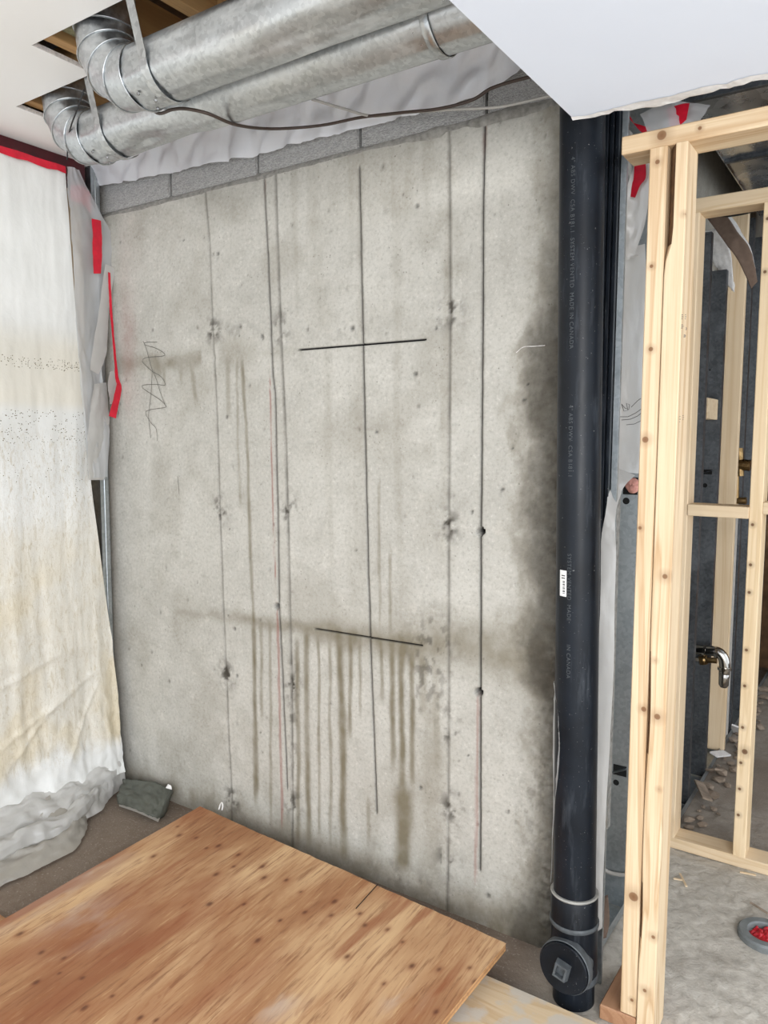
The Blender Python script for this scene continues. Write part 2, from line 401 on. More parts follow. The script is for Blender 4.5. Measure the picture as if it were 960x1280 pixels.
# ------------------------------------------------------------------ structure: floor
FX0, FX1, FY0, FY1 = -2.1, 2.6, -3.4, 3.4
xs = np.concatenate([np.linspace(FX0, -.1, 100), np.linspace(-.09, 1.1, 150), np.linspace(1.15, FX1, 20)])
ys = np.concatenate([np.linspace(FY0, -1.0, 30), np.linspace(-.98, 1.2, 220), np.linspace(1.22, FY1, 60)])
X, Y = np.meshgrid(xs, ys)
rough = np.exp(-(np.maximum(0, .05-X)/.1)**2)
Z = (fbm(X*9, Y*9)-.5)*.010*rough + (fbm(X*38+4, Y*38)-.5)*.006*rough
Z = np.minimum(Z, .004) - .002
dirt_shade = np.clip(sst(.80, .95, Y)*.55 + sst(.15, -.1, X)*.95 + .25*sst(.5, .7, fbm(X*3, Y*3+7)), 0, 1)  # brown on the left floor paints in its shade; back room is dirty
wet = sst(.52, .58, fbm(X*2.2+3, Y*1.1))*sst(1.7, 2.1, Y)*sst(.1, .2, X)
fl = fast_grid('floor', X, Y, Z, MAT['floor'], attrs={'dirt_shade': dirt_shade, 'wet': wet})
struct(fl)

# ------------------------------------------------------------------ structure: concrete wall with saw cuts, seams, stains
XL, WT = -1.96, 2.268
def Wp(px, py): p = at(px, py, 'y', 0.0); return p[0], p[2]
def line(pts):
    a = np.array([Wp(*p) for p in pts]); a = a[np.argsort(a[:, 1])]; return a[:, 0], a[:, 1]
S1 = line([(257, 245), (262, 300), (266, 414), (272, 520), (275, 636), (283, 843), (290, 1000)])
C1 = line([(330, 225), (335, 330), (341, 470), (344, 490), (347, 640), (349, 755), (354, 860), (359, 985)])
S2 = line([(345, 225), (347, 300), (351, 410), (358, 560), (360, 640), (365, 858), (366, 1040)])
C2 = line([(449, 210), (452, 350), (455, 500), (460, 700), (464, 830), (471, 1015)])
S3 = line([(562, 178), (563, 388), (561, 657), (561, 908), (560, 1100)])
C3 = line([(606, 158), (604, 250), (603, 450), (601, 660), (600, 1088)])
keys = [(S1, 's', None), (C1, 'c', None), (S2, 's', None), (C2, 'c', None), (S3, 's', None), (C3, 'c', None)]
H = [np.array([Wp(376, 437), Wp(535, 424)]), np.array([Wp(389, 785), Wp(525, 807)])]
WC = .0036
# rows (reference z), with two key rows
def rowspec():
    hz = sorted([h[:, 1].mean() for h in H]); segs = [(-.03, hz[0]), (hz[0], hz[1]), (hz[1], WT)]
    rows = []
    for si, (a, b) in enumerate(segs):
        n = int((b-a)/.006); fr = np.linspace(0, 1, n+1)
        lo_k, hi_k = (None if si == 0 else si-1), (None if si == 2 else si)
        for f in fr[(0 if si == 0 else 0):]: rows.append((a, b, lo_k, hi_k, f))
        if hi_k is not None: rows += [('in', hi_k, -.6), ('in', hi_k, .6)]
    return rows
Hs = sorted(H, key=lambda h: h[:, 1].mean())
def hz_at(k, x): h = Hs[k]; return h[0, 1] + (x-h[0, 0])*(h[1, 1]-h[0, 1])/(h[1, 0]-h[0, 0])
# columns
cols = []
xr = [float(np.mean(k[0][0])) for k in keys]
bounds = [XL]+xr+[0.0]
for i in range(len(bounds)-1):
    n = max(3, int((bounds[i+1]-bounds[i])/.006))
    for f in np.linspace(0, 1, n+1): cols.append((i, f))
    if i < len(keys): cols += [('in', i, -.6), ('in', i, .6)] if keys[i][1] == 'c' else [('in', i, 0.0)]
rows = rowspec()
nr, nc = len(rows), len(cols)
zref = np.array([(r[0]+(r[1]-r[0])*r[4]) if r[0] != 'in' else Hs[r[1]][:, 1].mean() for r in rows])
xref = np.array([bounds[c[0]]+(bounds[c[0]+1]-bounds[c[0]])*c[1] if c[0] != 'in' else xr[c[1]] for c in cols])
Xw = np.zeros((nr, nc)); Zw = np.zeros((nr, nc))
kx = [np.interp(zref, k[0][1], k[0][0]) for k in keys]
for j, c in enumerate(cols):
    if c[0] == 'in': Xw[:, j] = kx[c[1]] + c[2]*WC
    else:
        a = np.full(nr, XL) if c[0] == 0 else kx[c[0]-1]+WC
        b = np.zeros(nr) if c[0] == len(keys) else kx[c[0]]-WC
        Xw[:, j] = a+(b-a)*c[1]
for i, r in enumerate(rows):
    if r[0] == 'in': Zw[i] = hz_at(r[1], xref)+r[2]*WC
    else:
        a = np.full(nc, -.03) if r[2] is None else hz_at(r[2], xref)+WC
        b = np.full(nc, WT) if r[3] is None else hz_at(r[3], xref)-WC
        Zw[i] = a+(b-a)*r[4]
topn = (fbm(Xw*7, Xw*0+3)-.5)*.016
Zw = Zw + topn*sst(WT-.08, WT, Zw)
Yw = -(fbm(Xw*6, Zw*6)-.5)*.006 - (fbm(Xw*40, Zw*40)-.5)*.0025
damp = np.zeros_like(Xw); grime = np.zeros_like(Xw); red = np.zeros_like(Xw); slot = np.zeros_like(Xw)
# saw cuts
for i, (ln, kind, _) in enumerate(keys):
    z0, z1 = ln[1].min(), ln[1].max()
    for j, c in enumerate(cols):
        if c[0] == 'in' and c[1] == i:
            inr = (zref > z0-.002) & (zref < z1+.002)
            if kind == 'c': Yw[inr, j] = .014; slot[inr, j] = 1
            else: Yw[inr, j] = .0025
    dx = np.abs(Xw - np.interp(Zw, ln[1], ln[0]))
    if kind == 's':
        st = .55+.6*(fbm(Zw*22, Zw*0+i*5)-.3)
        grime = np.maximum(grime, np.exp(-(dx/(.0058 if i == 2 else .0045))**2)*np.clip(st, .25, .95)*(.7 if i == 0 else .85))
        Yw = Yw - np.exp(-((dx-.006)/.006)**2)*.0012
    else:
        grime = np.maximum(grime, np.exp(-(dx/.006)**2)*.35*((Zw > z0) & (Zw < z1)))
for k, h in enumerate(Hs):
    for i, r in enumerate(rows):
        if r[0] == 'in' and r[1] == k:
            inr = (xref > min(h[:, 0])) & (xref < max(h[:, 0])); Yw[i, inr] = .014; slot[i, inr] = 1
def dist_px(pts, widths, strengths):
    "soft band along a polyline given in photo pixels on the wall; returns mask"
    P = np.array([Wp(*p) for p in pts]); hh = np.array(widths)*.0024
    zc = np.interp(Xw, P[:, 0], P[:, 1]); w = np.interp(Xw, P[:, 0], hh); s = np.interp(Xw, P[:, 0], strengths, left=0, right=0)
    edge = sst(P[0, 0]-.02, P[0, 0]+.05, Xw)*sst(P[-1, 0]+.012, P[-1, 0]-.012, Xw)
    dz = Zw-zc+(fbm(Xw*18, Zw*18)-.5)*.03
    return np.exp(-np.abs(dz/w)**2.2)*s*edge
def drip(pts, wpx, s, top=.02):
    a = np.array([Wp(*p) for p in pts]); a = a[np.argsort(a[:, 1])]
    xc = np.interp(Zw, a[:, 1], a[:, 0]) + (fbm(Zw*9+a[0, 0]*50, Zw*0)-.5)*.008
    w = wpx*.0022*(.7+.6*fbm(Zw*12, Zw*0+a[0, 0]*31))
    z0, z1 = a[0, 1], a[-1, 1]
    rng = sst(z0-.01, z0+.06, Zw)*sst(z1+.03, z1-.03, Zw)
    return np.exp(-np.abs((Xw-xc)/w)**3)*rng*s
def addm(cur, m): return 1-(1-cur)*(1-np.clip(m, 0, 1))
damp = addm(damp, dist_px([(138, 455), (200, 455), (252, 446)], [12, 15, 11], [.35, .6, .55]))
damp = addm(damp, dist_px([(274, 440), (300, 440), (322, 440)], [20, 20, 16], [.4, .4, .2]))
damp = addm(damp, dist_px([(322, 442), (378, 437)], [6, 5], [.2, .2]))
damp = addm(damp, dist_px([(215, 765), (262, 770), (300, 772), (345, 780), (385, 785), (430, 795), (520, 806), (570, 802), (640, 816), (694, 832)],
    [4, 6, 10, 10, 12, 18, 24, 30, 34, 40], [.15, .35, .5, .55, .6, .75, .8, .6, .7, .8]))
D = [([(205, 460), (206, 492)], 4, .35), ([(226, 460), (228, 485)], 4, .35), ([(240, 460), (245, 508)], 4, .4), ([(285, 450), (286, 530)], 5, .35),
     ([(296, 450), (300, 640)], 2.5, .3), ([(303, 450), (309, 560), (314, 700), (318, 800), (322, 1005)], 3, .5), ([(318, 780), (319, 1010)], 4, .55),
     ([(326, 780), (328, 905)], 3, .45), ([(338, 780), (339, 1040)], 3, .4), ([(372, 800), (373, 1060)], 4, .6), ([(383, 790), (386, 1060)], 5, .6),
     ([(398, 800), (400, 1050)], 2.5, .5), ([(412, 800), (414, 1060)], 3, .45), ([(424, 800), (428, 900), (430, 1080)], 6, .7), ([(438, 800), (438, 930)], 3, .6),
     ([(450, 800), (451, 900)], 2.5, .5), ([(476, 800), (478, 880)], 3, .55), ([(490, 800), (491, 965)], 4.5, .7), ([(501, 800), (503, 1000)], 5, .75),
     ([(505, 985), (503, 1095)], 13, .7), ([(515, 820), (515, 990)], 4, .65), ([(528, 820), (529, 900)], 6, .4), ([(545, 830), (547, 960)], 5, .3),
     ([(487, 690), (488, 800)], 2.5, .5), ([(473, 600), (475, 790)], 2, .35), ([(460, 1000), (462, 1060)], 3, .4), ([(540, 870), (540, 1100)], 12, .22)]
for a in D: damp = addm(damp, drip(a[0], a[1]*1.15, min(.95, a[2]*1.3)))
# scratchy trowel veil between the cuts
veil = sst(.45, .75, fbm(Xw*30, Zw*1.3))*((Xw > Wp(366, 700)[0]) & (Xw < Wp(562, 700)[0]))*sst(.6, 1.2, Zw)
damp = addm(damp, veil*.18)
damp = addm(damp, .2*sst(.5, .72, fbm(Xw*5+11, Zw*5)))
damp = addm(damp, .55*sst(.16, .02, Zw+(fbm(Xw*14, Zw*3)-.5)*.16))
red = addm(red, drip([(346, 760), (350, 880), (353, 1040)], 2.0, .65)); red = addm(red, drip([(597, 868), (596, 1000), (594, 1110)], 2.2, .45))
red = addm(red, drip([(337, 470), (342, 640), (345, 752)], 1.1, .7)); red = addm(red, drip([(606, 158), (605, 200)], 1.6, .7)); red = addm(red, drip([(330, 222), (331, 255)], 1.2, .5))
rp = Wp(160, 425); red = addm(red, .35*np.exp(-((Xw-rp[0])/.045)**2-((Zw-rp[1])/.16)**2)*(.4+fbm(Xw*30, Zw*30)))
# dark wet concrete beside the drain pipe
by = [130, 250, 380, 430, 520, 600, 660, 740, 800, 850, 875, 950, 1050, 1110, 1190]
bx = [686, 680, 672, 655, 648, 658, 645, 660, 640, 645, 668, 671, 666, 645, 615]
B = np.array([Wp(x, y) for x, y in zip(bx, by)])[::-1]
bw = np.interp(Zw, B[:, 1], B[:, 0]); dd = Xw-bw+(fbm(Xw*25, Zw*12)-.5)*.08+(fbm(Xw*90, Zw*70)-.5)*.035
gst = np.interp(Zw, [0, .2, .5, .7, 1.0, 1.7, 1.95, 2.27], [.75, .6, .5, .8, .7, .75, .3, .25])
grime = addm(grime, np.clip(sst(-.03, .07, dd)*gst*1.0, 0, .85))
grime = addm(grime, sst(-.035, -.005, Xw+(fbm(Xw*60, Zw*60)-.5)*.05)*.6)
damp = addm(damp, .45*sst(-.07, .02, dd+(fbm(Xw*40, Zw*30)-.5)*.06))
hc = sst(-.085, -.02, Xw)*sst(.46, .60, fbm(Xw*85, Zw*85))*sst(.35, .6, fbm(Xw*12, Zw*6+4))
grime = addm(grime, hc*.6)
# speckled rough concrete along the middle of the lower damp band and by the seams
for px, py, sx, sz, a in [(535, 840, .07, .16, .55), (545, 800, .05, .06, .5), (515, 1100, .2, .05, .3), (440, 410, .09, .03, .35), (366, 900, .02, .25, .5), (670, 1000, .05, .25, .35), (300, 412, .1, .03, .3)]:
    x0, z0 = Wp(px, py); grime = addm(grime, a*np.exp(-((Xw-x0)/sx)**2-((Zw-z0)/sz)**2)*sst(.5, .66, fbm(Xw*70+3, Zw*45)))
edge = sst(-.09, -.02, Xw); Yw = Yw + edge*(fbm(Xw*70, Zw*70)-.45)*.022
# tie spots
for px, py in [(266, 414), (351, 410), (563, 388), (275, 636), (360, 638), (560, 657), (283, 843), (366, 858), (560, 908), (290, 1000), (366, 1005), (560, 1075), (565, 1010)]:
    x0, z0 = Wp(px, py); r = np.hypot(Xw-x0, (Zw-z0)*.8); nz = fbm(Xw*45, Zw*45)
    grime = addm(grime, np.exp(-(r/.036)**2)*sst(.42, .66, nz)*1.1); Yw = Yw + np.exp(-(r/.028)**2)*(nz-.4)*.012
for px, py, rr in [(521, 257, 2.4), (519, 467, 2.8), (272, 317, 2.4), (284, 521, 2.2), (266, 318, 1.5), (293, 786, 2.5), (296, 845, 2.2), (229, 300, 1.6), (300, 408, 2), (327, 420, 2.5), (440, 410, 3), (150, 505, 1.5), (470, 540, 2), (545, 410, 2), (655, 500, 2), (660, 480, 1.5), (640, 560, 1.5), (628, 612, 2), (590, 640, 2), (525, 985, 2.5), (585, 945, 1.5), (635, 1015, 2), (610, 1120, 2.6)]:
    x0, z0 = Wp(px, py); r = np.hypot(Xw-x0, Zw-z0)/(rr*.0026); slot = np.maximum(slot, np.exp(-r**3)*.75); Yw = Yw+np.exp(-r**3)*.006
for px, py, rr in [(346, 758, 4.2), (601, 664, 4.4), (598, 865, 4.6)]:
    x0, z0 = Wp(px, py); r = np.hypot(Xw-x0, Zw-z0)/(rr*.0024); slot = np.maximum(slot, sst(1.25, .8, r)); Yw = Yw+sst(1.2, .8, r)*.03
rs = np.random.RandomState(11)
for k in range(110):
    x0, z0, rr = rs.uniform(XL, 0), rs.uniform(0.1, WT), rs.uniform(.002, .0055); m = (np.abs(Xw-x0) < .02) & (np.abs(Zw-z0) < .02)
    r = np.hypot(Xw[m]-x0, (Zw[m]-z0)*rs.uniform(.6, 1))/rr; Yw[m] += np.exp(-r**2)*.004; grime[m] = np.maximum(grime[m], np.exp(-r**2)*rs.uniform(.3, .8))
damp = np.clip(damp*(.62+.76*fbm(Xw*26+2, Zw*20)), 0, 1)
wall = fast_grid('wall_back', Xw, Yw, Zw, MAT['concrete'], attrs={'damp': damp, 'grime': grime, 'red': red, 'slot': slot}, smooth=True)
struct(wall); wall['_base'] = (0, 0, 0)
MB().box((XL, .05, -.03), (-.05, .25, WT-.03)).build('wall_core', MAT['mortar'], wall)
# course of concrete blocks on top of the pour
jx = [-1.96, -1.514, -1.087, -.673, -.255, .02]
bed = []
bxs = np.linspace(-1.96, 0, 120)
mv = []; 
for i, x in enumerate(bxs):
    zt = 2.285+.002*math.sin(x*31); zb = WT-.022; yy = .003*vn(x*9, 4.0)-.001
    if x > -.5: yy -= .012*vn(x*22, 1.0)
    mv += [(x, yy+.006, zb+.010), (x, yy-.002, zb+.024+.004*vn(x*40, 8.)), (x, yy+.010, zt+.006)]
mesh_obj('mortar_bed', mv, [(i*3+k, i*3+3+k, i*3+4+k, i*3+1+k) for i in range(len(bxs)-1) for k in range(2)], MAT['mortar'], wall, True)
MB().box((-1.96, .02, 2.28), (0, .19, 2.49)).build('mortar_fill', MAT['mortar'], wall)
MB().box((-1.96, .02, 2.492), (0.02, .19, 2.725)).build('rim_board', MAT['deck'], wall)
bm = bmesh.new(); bmesh.ops.create_cube(bm, size=1); bmesh.ops.bevel(bm, geom=bm.edges[:], offset=.012, segments=2, affect='EDGES')
bme = bpy.data.meshes.new('block'); bm.to_mesh(bme); bm.free(); bme.materials.append(MAT['block'])
for i in range(5):
    a, b = jx[i]+.005, jx[i+1]-.005
    o = bpy.data.objects.new('block', bme); COL.objects.link(o); o.parent = wall
    o.location = ((a+b)/2, .088+.002*(i % 2), 2.384); o.scale = (b-a, .18, .198)
# pencil scribble and red chalk on the wall
def wall_line(name, pts, r, mat, y=-.0015, n=60):
    P = [(*Wp(*p),) for p in pts]; P = [(x, y, z) for x, z in P]
    b = MB().tube(curve_pts(P, n), r, 5); b.v = [(v[0], y+(v[1]-y)*.35, v[2]) for v in b.v]
    return b.build(name, mat, wall)
sc = lambda a: [(160+x/8, 420+y/8) for x, y in a]
wall_line('pencil_scribble', sc([(300, 62), (190, 65), (180, 90), (300, 130), (375, 195), (200, 215), (150, 250), (200, 310), (260, 360), (340, 410), (380, 490), (300, 485), (170, 490), (155, 520), (240, 580), (330, 640), (380, 690), (375, 715), (220, 740), (185, 775), (240, 870), (290, 930), (300, 1050)]), .0011, MAT['pencil'], -.004, 140)
wall_line('pencil_scribble', sc([(160, 50), (200, 160), (240, 310), (290, 430), (330, 560), (378, 690)]), .0011, MAT['pencil'], -.004)
wall_line('pencil_scribble', sc([(250, 350), (240, 560), (220, 720), (215, 830), (235, 1020)]), .0011, MAT['pencil'], -.004)
wall_line('pencil_scribble', [(223, 595), (225, 618)], .001, MAT['pencil'], -.004, 6)
wall_line('chalk_scratch', [(646, 441), (655, 434), (668, 433), (682, 432)], .0012, MAT['gypsum'], -.004, 16)
# return face of the concrete, behind the steel studs
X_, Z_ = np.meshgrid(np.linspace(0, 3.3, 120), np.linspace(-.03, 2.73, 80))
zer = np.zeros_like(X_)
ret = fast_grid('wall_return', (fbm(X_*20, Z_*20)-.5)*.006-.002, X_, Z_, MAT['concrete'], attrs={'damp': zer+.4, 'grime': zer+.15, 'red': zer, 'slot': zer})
struct(ret)

# ------------------------------------------------------------------ structure: other walls, ceiling boards, deck
wl = MB().box((-2.06, -3.4, 0), (-1.955, .25, 2.73)).build('wall_left', MAT['pine_far_z']); struct(wl); wl['_base'] = (0, 0, 0)
MB().box((-1.957, -3.4, 2.36), (-1.885, -.09, 2.446)).build('sheathing_tape', MAT['tape_dark'], wl)
wf = MB().box((-.1, 3.3, 0), (2.7, 3.4, 2.75)).build('wall_far', MAT['deck']); struct(wf)
wr = MB().box((2.5, .9, 0), (2.6, 1.2, 2.75)).box((2.5, 3.0, 0), (2.6, 3.4, 2.75)).box((2.5, 1.2, 0), (2.6, 3.0, .3)).box((2.5, 1.2, 2.2), (2.6, 3.0, 2.75)).build('wall_right', MAT['drywall']); struct(wr)
ZC = 2.447
cl = MB().prism([(-1.955, -3.4), (.1, -3.4), (.1, -.694), (-1.237, -.694), (-1.24, -.508), (-1.633, -.507), (-1.64, -.02), (-1.955, -.02)], ZC, ZC+.0127).build('ceiling', MAT['drywall_plain']); struct(cl); cl['_base'] = (0, 0, 0)
for i, (a, b) in enumerate([((.1, -.694), (-1.237, -.694)), ((-1.237, -.694), (-1.24, -.508)), ((-1.24, -.508), (-1.633, -.507)), ((-1.633, -.507), (-1.64, -.02))]):
    MB().beam((a[0], a[1], ZC+.007), (b[0], b[1], ZC+.007), .004, .0115).build('raw_edge', MAT['gypsum'], cl)
# lower board on the right, torn along its far edge
ZR = 2.105
edge_pts = []
xsn = np.linspace(.096, 2.4, 160); rr = np.random.RandomState(5)
for x in xsn: edge_pts.append((x, -.283+.03*(x-.096)*1.0+.010*(vn(x*30, 2.0)-.5)+.006*(vn(x*110, 5.0)-.5)))
poly = [(.096, -3.4), (2.4, -3.4)]+edge_pts[::-1]
cr_ = MB().prism(poly, ZR, ZR+.0127).build('ceiling', MAT['drywall']); struct(cr_); cr_['_base'] = (0, 0, 0)
tv = []; 
for (x, y) in edge_pts:
    k = .010+.022*vn(x*14, 9.0)+.010*vn(x*60, 3.0); k *= (.5 if x < .2 else 1)
    tv += [(x, y-.006, ZR-.0012), (x, y+k*.6, ZR-.001-.004*vn(x*40, 1.)), (x, y+k, ZR+.004-.008*vn(x*25, 4.))]
mesh_obj('torn_paper', tv, [(i*3+k, i*3+1+k, i*3+4+k, i*3+3+k) for i in range(len(edge_pts)-1) for k in range(2)], MAT['paper'], cr_, False)
ev = []
for (x, y) in edge_pts: ev += [(x, y+.0005, ZR+.0005), (x, y+.008*vn(x*50, 7.), ZR+.006), (x, y+.001, ZR+.0125)]
mesh_obj('gypsum_core', ev, [(i*3+k, i*3+1+k, i*3+4+k, i*3+3+k) for i in range(len(edge_pts)-1) for k in range(2)], MAT['gypsum'], cr_, False)
dk = MB().box((-2.1, -3.4, 2.72), (2.7, 3.4, 2.75)).build('ceiling_deck', MAT['deck']); struct(dk)

# joists above the ceiling, running out from the concrete wall
for x, lab in [(-1.62, 'brown wooden floor joist over the corner duct elbow'), (-1.205, 'brown wooden floor joist between the two duct elbows'), (-.80, 'brown wooden floor joist carrying the hanger strap of the larger elbow'), (-.40, 'brown wooden floor joist crossing above both straight duct runs'), (.0, 'brown wooden floor joist above the edge of the lower ceiling board')]:
    o = MB().box((x-.019, -3.3, 2.468), (x+.019, .0, 2.70), .002).build('floor_joist', MAT['joist']); tag(o, lab, 'joist', 'floor joists over the ducts')
o = MB().box((-.78, -.47, 2.47), (-.42, -.432, 2.56), .002).build('wood_blocking', MAT['joist']); tag(o, 'short brown wood block nailed between joists above the ducts', 'wood block')
o = MB().box((-1.60, -.548, 2.462), (-1.225, -.51, 2.53), .002).build('wood_blocking', MAT['joist']); tag(o, 'short wood block above the ceiling cut-out at the smaller elbow', 'wood block')
b = MB().box((-1.18, -.695, 2.49), (-1.12, -.52, 2.6)); 
o = b.build('insulation_tuft', MAT['greenwool']); tag(o, 'greenish insulation tuft tucked beside the larger duct elbow', 'insulation')

# ------------------------------------------------------------------ round ducts with elbows
def duct(y, z, r, xe, R, label, strap_x, x1=2.2, dent=None):
    t = thing('round_duct', label, 'duct', (xe, y, z))
    xsn = np.linspace(xe+R, x1, 130); th = np.linspace(0, 2*np.pi, 65)
    A, T = np.meshgrid(xsn, th, indexing='ij')
    seam = -1.9
    rad = r + .0022*np.exp(-((T-(seam % (2*np.pi)))/.05)**2)
    rad = rad - .0016*fbm(A*6, T*1.2) - .0025*sst(.5, .75, fbm(A*3+y*9, T*1.6)) - .0022*np.abs(np.sin(2.5*T+.4))
    if dent:
        for dx_, dt_, dp, sx, stt in dent: rad = rad-dp*np.exp(-((A-dx_)/sx)**2-(((T-dt_+np.pi) % (2*np.pi)-np.pi)/stt)**2)
    fast_grid('straight_pipe', A, y+rad*np.cos(T), z+rad*np.sin(T), MAT['galv'], t)
    # adjustable elbow: four gores
    angs = np.radians([0, 22, 46, 68, 90])
    cx, cz = xe+R, z+R
    for g in range(4):
        a0, a1 = angs[g], angs[g+1]; b = MB(); rings = []
        for a, rr_ in ((a0, r-.001), ((a0+a1)/2, r), (a1, r-.001)):
            c = Vector((cx-R*math.sin(a), y, cz-R*math.cos(a))); u = Vector((math.sin(a), 0, math.cos(a)))
            rings.append([c + (u*math.sin(q)+Vector((0, 1, 0))*math.cos(q))*rr_ for q in np.linspace(0, 2*math.pi, 40, endpoint=False)])
        # straight mitred gore: ends only
        vs = rings[0]+rings[2]; b.add(vs, [(k, (k+1) % 40, 40+(k+1) % 40, 40+k) for k in range(40)])
        gp = b.build('elbow_gore', MAT['galv'], t, True)
        for a in ([a0, a1] if g == 0 else [a1]):
            c = Vector((cx-R*math.sin(a), y, cz-R*math.cos(a))); u = Vector((math.sin(a), 0, math.cos(a)))
            pts = [c+(u*math.sin(q)+Vector((0, 1, 0))*math.cos(q))*(r+.0005) for q in np.linspace(0, 2*math.pi, 41)]
            MB().tube(pts, .0022, 6, False).build('bead', MAT['galv_strap'], gp, True)
    MB().lathe([(r-.0005, 0), (r-.0005, .25)], (xe, y, z+R), (0, 0, 1), 40).build('riser', MAT['galv'], t, True)
    # screws
    for (dx_, q) in ((.03, -2.2), (.03, -1.4), (.06, -1.8)):
        p = Vector((xe+R+dx_, y+r*math.cos(q), z+r*math.sin(q))); n_ = Vector((0, math.cos(q), math.sin(q)))
        MB().lathe([(0, .004), (.003, .0035), (.0045, 0)], p, n_, 8).build('screw', MAT['screw'], t)
    MB().lathe([(0, .004), (.003, .0035), (.0045, 0)], (xe+.02, y-r*.98, z+R+.005), (0, -1, 0), 8).build('screw', MAT['screw'], t)
    # hanger strap: from the joist down round the near side of the duct
    prof = [(y-r-.004, 2.475)]+[(y+(r+.002)*math.cos(q), z+(r+.002)*math.sin(q)) for q in np.linspace(math.pi*.98, math.pi*1.75, 14)]
    vs = []; w = .013
    for i, (yy, zz) in enumerate(prof):
        lean = -.045*max(0, (zz-z)/.16)
        vs += [(strap_x-w+lean, yy, zz), (strap_x+w+lean, yy, zz)]
    s_ = mesh_obj('hanger_strap', vs, [(2*i, 2*i+1, 2*i+3, 2*i+2) for i in range(len(prof)-1)], MAT['galv_strap'], t)
    md = s_.modifiers.new('thick', 'SOLIDIFY'); md.thickness = .0012
    # crimped joint further along
    xj = -.145 if y > -.5 else .2
    MB().lathe([(r+.0005, -.02), (r+.0025, -.018), (r+.0025, 0), (r+.0005, .002)], (xj, y, z), (1, 0, 0), 48).build('joint_band', MAT['galv_strap'], t, True)
    return t
duct(-.61, 2.312, .077, -1.04, .15, 'larger-looking galvanized round duct whose elbow rises through the deeper ceiling notch', -.80, dent=[(-.35, 4.2, .012, .12, .5), (-.05, 4.6, .01, .2, .4)])
duct(-.42, 2.322, .077, -1.49, .15, 'dented galvanized round duct beside the concrete wall with elbow into corner notch', -1.24, dent=[(-1.1, 4.5, .02, .07, .45), (-.98, 5.0, .014, .06, .35)])

# white film hanging behind the ducts above the blocks
nx_, nz_ = 140, 24
U, V = np.meshgrid(np.linspace(0, 1, nx_), np.linspace(0, 1, nz_))
Xs = -1.95+U*1.87
zbot = np.interp(Xs, [-1.95, -1.909, -1.1, -.55, -.34, -.244, -.15, -.08], [2.382, 2.376, 2.325, 2.322, 2.312, 2.322, 2.345, 2.385]) + (fbm(Xs*8, Xs*0)-.5)*.012
Zs = zbot + V*(2.62-zbot)
Ys = -.012 - .04*fbm(Xs*3+Zs*3, Zs*4) - .04*np.abs(fbm(Xs*12-Zs*10, Zs*9+3)-.5)*2 - V*.12
o = fast_grid('plastic_film', Xs, Ys, Zs, MAT['poly_white']); tag(o, 'white plastic film hanging behind the round ducts over the block course', 'plastic sheet')

# cables
def cable(name, pts, r, mat, label, n=60):
    o = MB().tube(curve_pts(pts, n), r, 8).build(name, MAT[mat], None, True); return tag(o, label, 'cable')
def P(px, py, y): return tuple(at(px, py, 'y', y))
cable('cable', [P(175, 118, -.515), P(196, 141, -.52), P(215, 137, -.53), P(232, 136, -.53), P(260, 142, -.51), P(295, 156, -.40), P(340, 161, -.25), (*P(400, 157, -.15),), P(450, 147, -.13), P(500, 141, -.13), P(548, 136, -.13), P(590, 125, -.12), P(615, 110, -.12), P(655, 98, -.12), P(700, 88, -.12)], .0042, 'cable_dark', 'dark brown cable sagging below the round ducts along the wall', 90)
cable('cable', [P(390, 124, -.33), P(430, 136, -.22), P(465, 145, -.12), P(505, 141, -.10), P(560, 137, -.1), P(620, 134, -.1), P(660, 126, -.1), P(695, 118, -.1)], .0038, 'cable_grey', 'pale grey cable running across the top of the block course')
cable('wire', [P(105, 112, -.52), P(97, 135, -.52), P(88, 160, -.5), P(85, 178, -.48), P(84, 200, -.47)], .0022, 'black', 'thin dark wire dangling beside the corner duct elbow', 30)

# ------------------------------------------------------------------ left: fogged plastic curtain over the stud wall
cu = thing('plastic_curtain', 'large fogged white plastic sheet covering the stud wall, pooling on floor', 'plastic sheet', (-1.85, -.6, 0))
prof = [(-1.868, 2.398), (-1.868, 2.2), (-1.866, 1.6), (-1.862, 1.0), (-1.850, .6), (-1.835, .35), (-1.822, .2), (-1.815, .13), (-1.805, .085)]
pz = np.array(prof); d = np.concatenate([[0], np.cumsum(np.hypot(*np.diff(pz, axis=0).T))]); nv = 260; tt = np.linspace(0, d[-1], nv)
px_ = np.interp(tt, d, pz[:, 0]); pzz = np.interp(tt, d, pz[:, 1])
ze = [2.41, 1.86, 1.26, .68, .4, .12, 0.0]; ye = [-.183, -.158, -.118, -.062, -.048, -.052, -.058]
yr = np.interp(pzz, ze[::-1], ye[::-1]); nu = 200
U = np.linspace(0, 1, nu)
Yc = yr[:, None] + (-2.4-yr[:, None])*(U[None, :]**1.5)
Zc = np.repeat(pzz[:, None], nu, 1); Xc = np.repeat(px_[:, None], nu, 1)
amp = .006+.02*sst(1.8, .2, Zc)
Xc = Xc + amp*(fbm(Yc*9, Zc*1.1)-.5)*2 + .012*sst(.6, .1, Zc)*(fbm(Yc*26+Zc*14, Zc*16)-.5)*2 + .004*(fbm(Yc*40, Zc*7)-.5)
Xc = Xc + .006*np.exp(-((Zc-.62)/.03)**2)
for (ya, za, yb, zb, am) in [(-.62, .30, -.10, .53, .007), (-.62, .52, -.28, .62, .006), (-.55, .22, -.30, .46, .006), (-.30, .18, -.13, .48, .006), (-.5, .72, -.25, .66, .004)]:
    tt_ = np.clip((Yc-ya)/(yb-ya), 0, 1); zl = za+(zb-za)*tt_; Xc = Xc + am*np.exp(-((Zc-zl)/.010)**2)*np.sin(np.pi*tt_)**.5*((Yc > ya) & (Yc < yb))
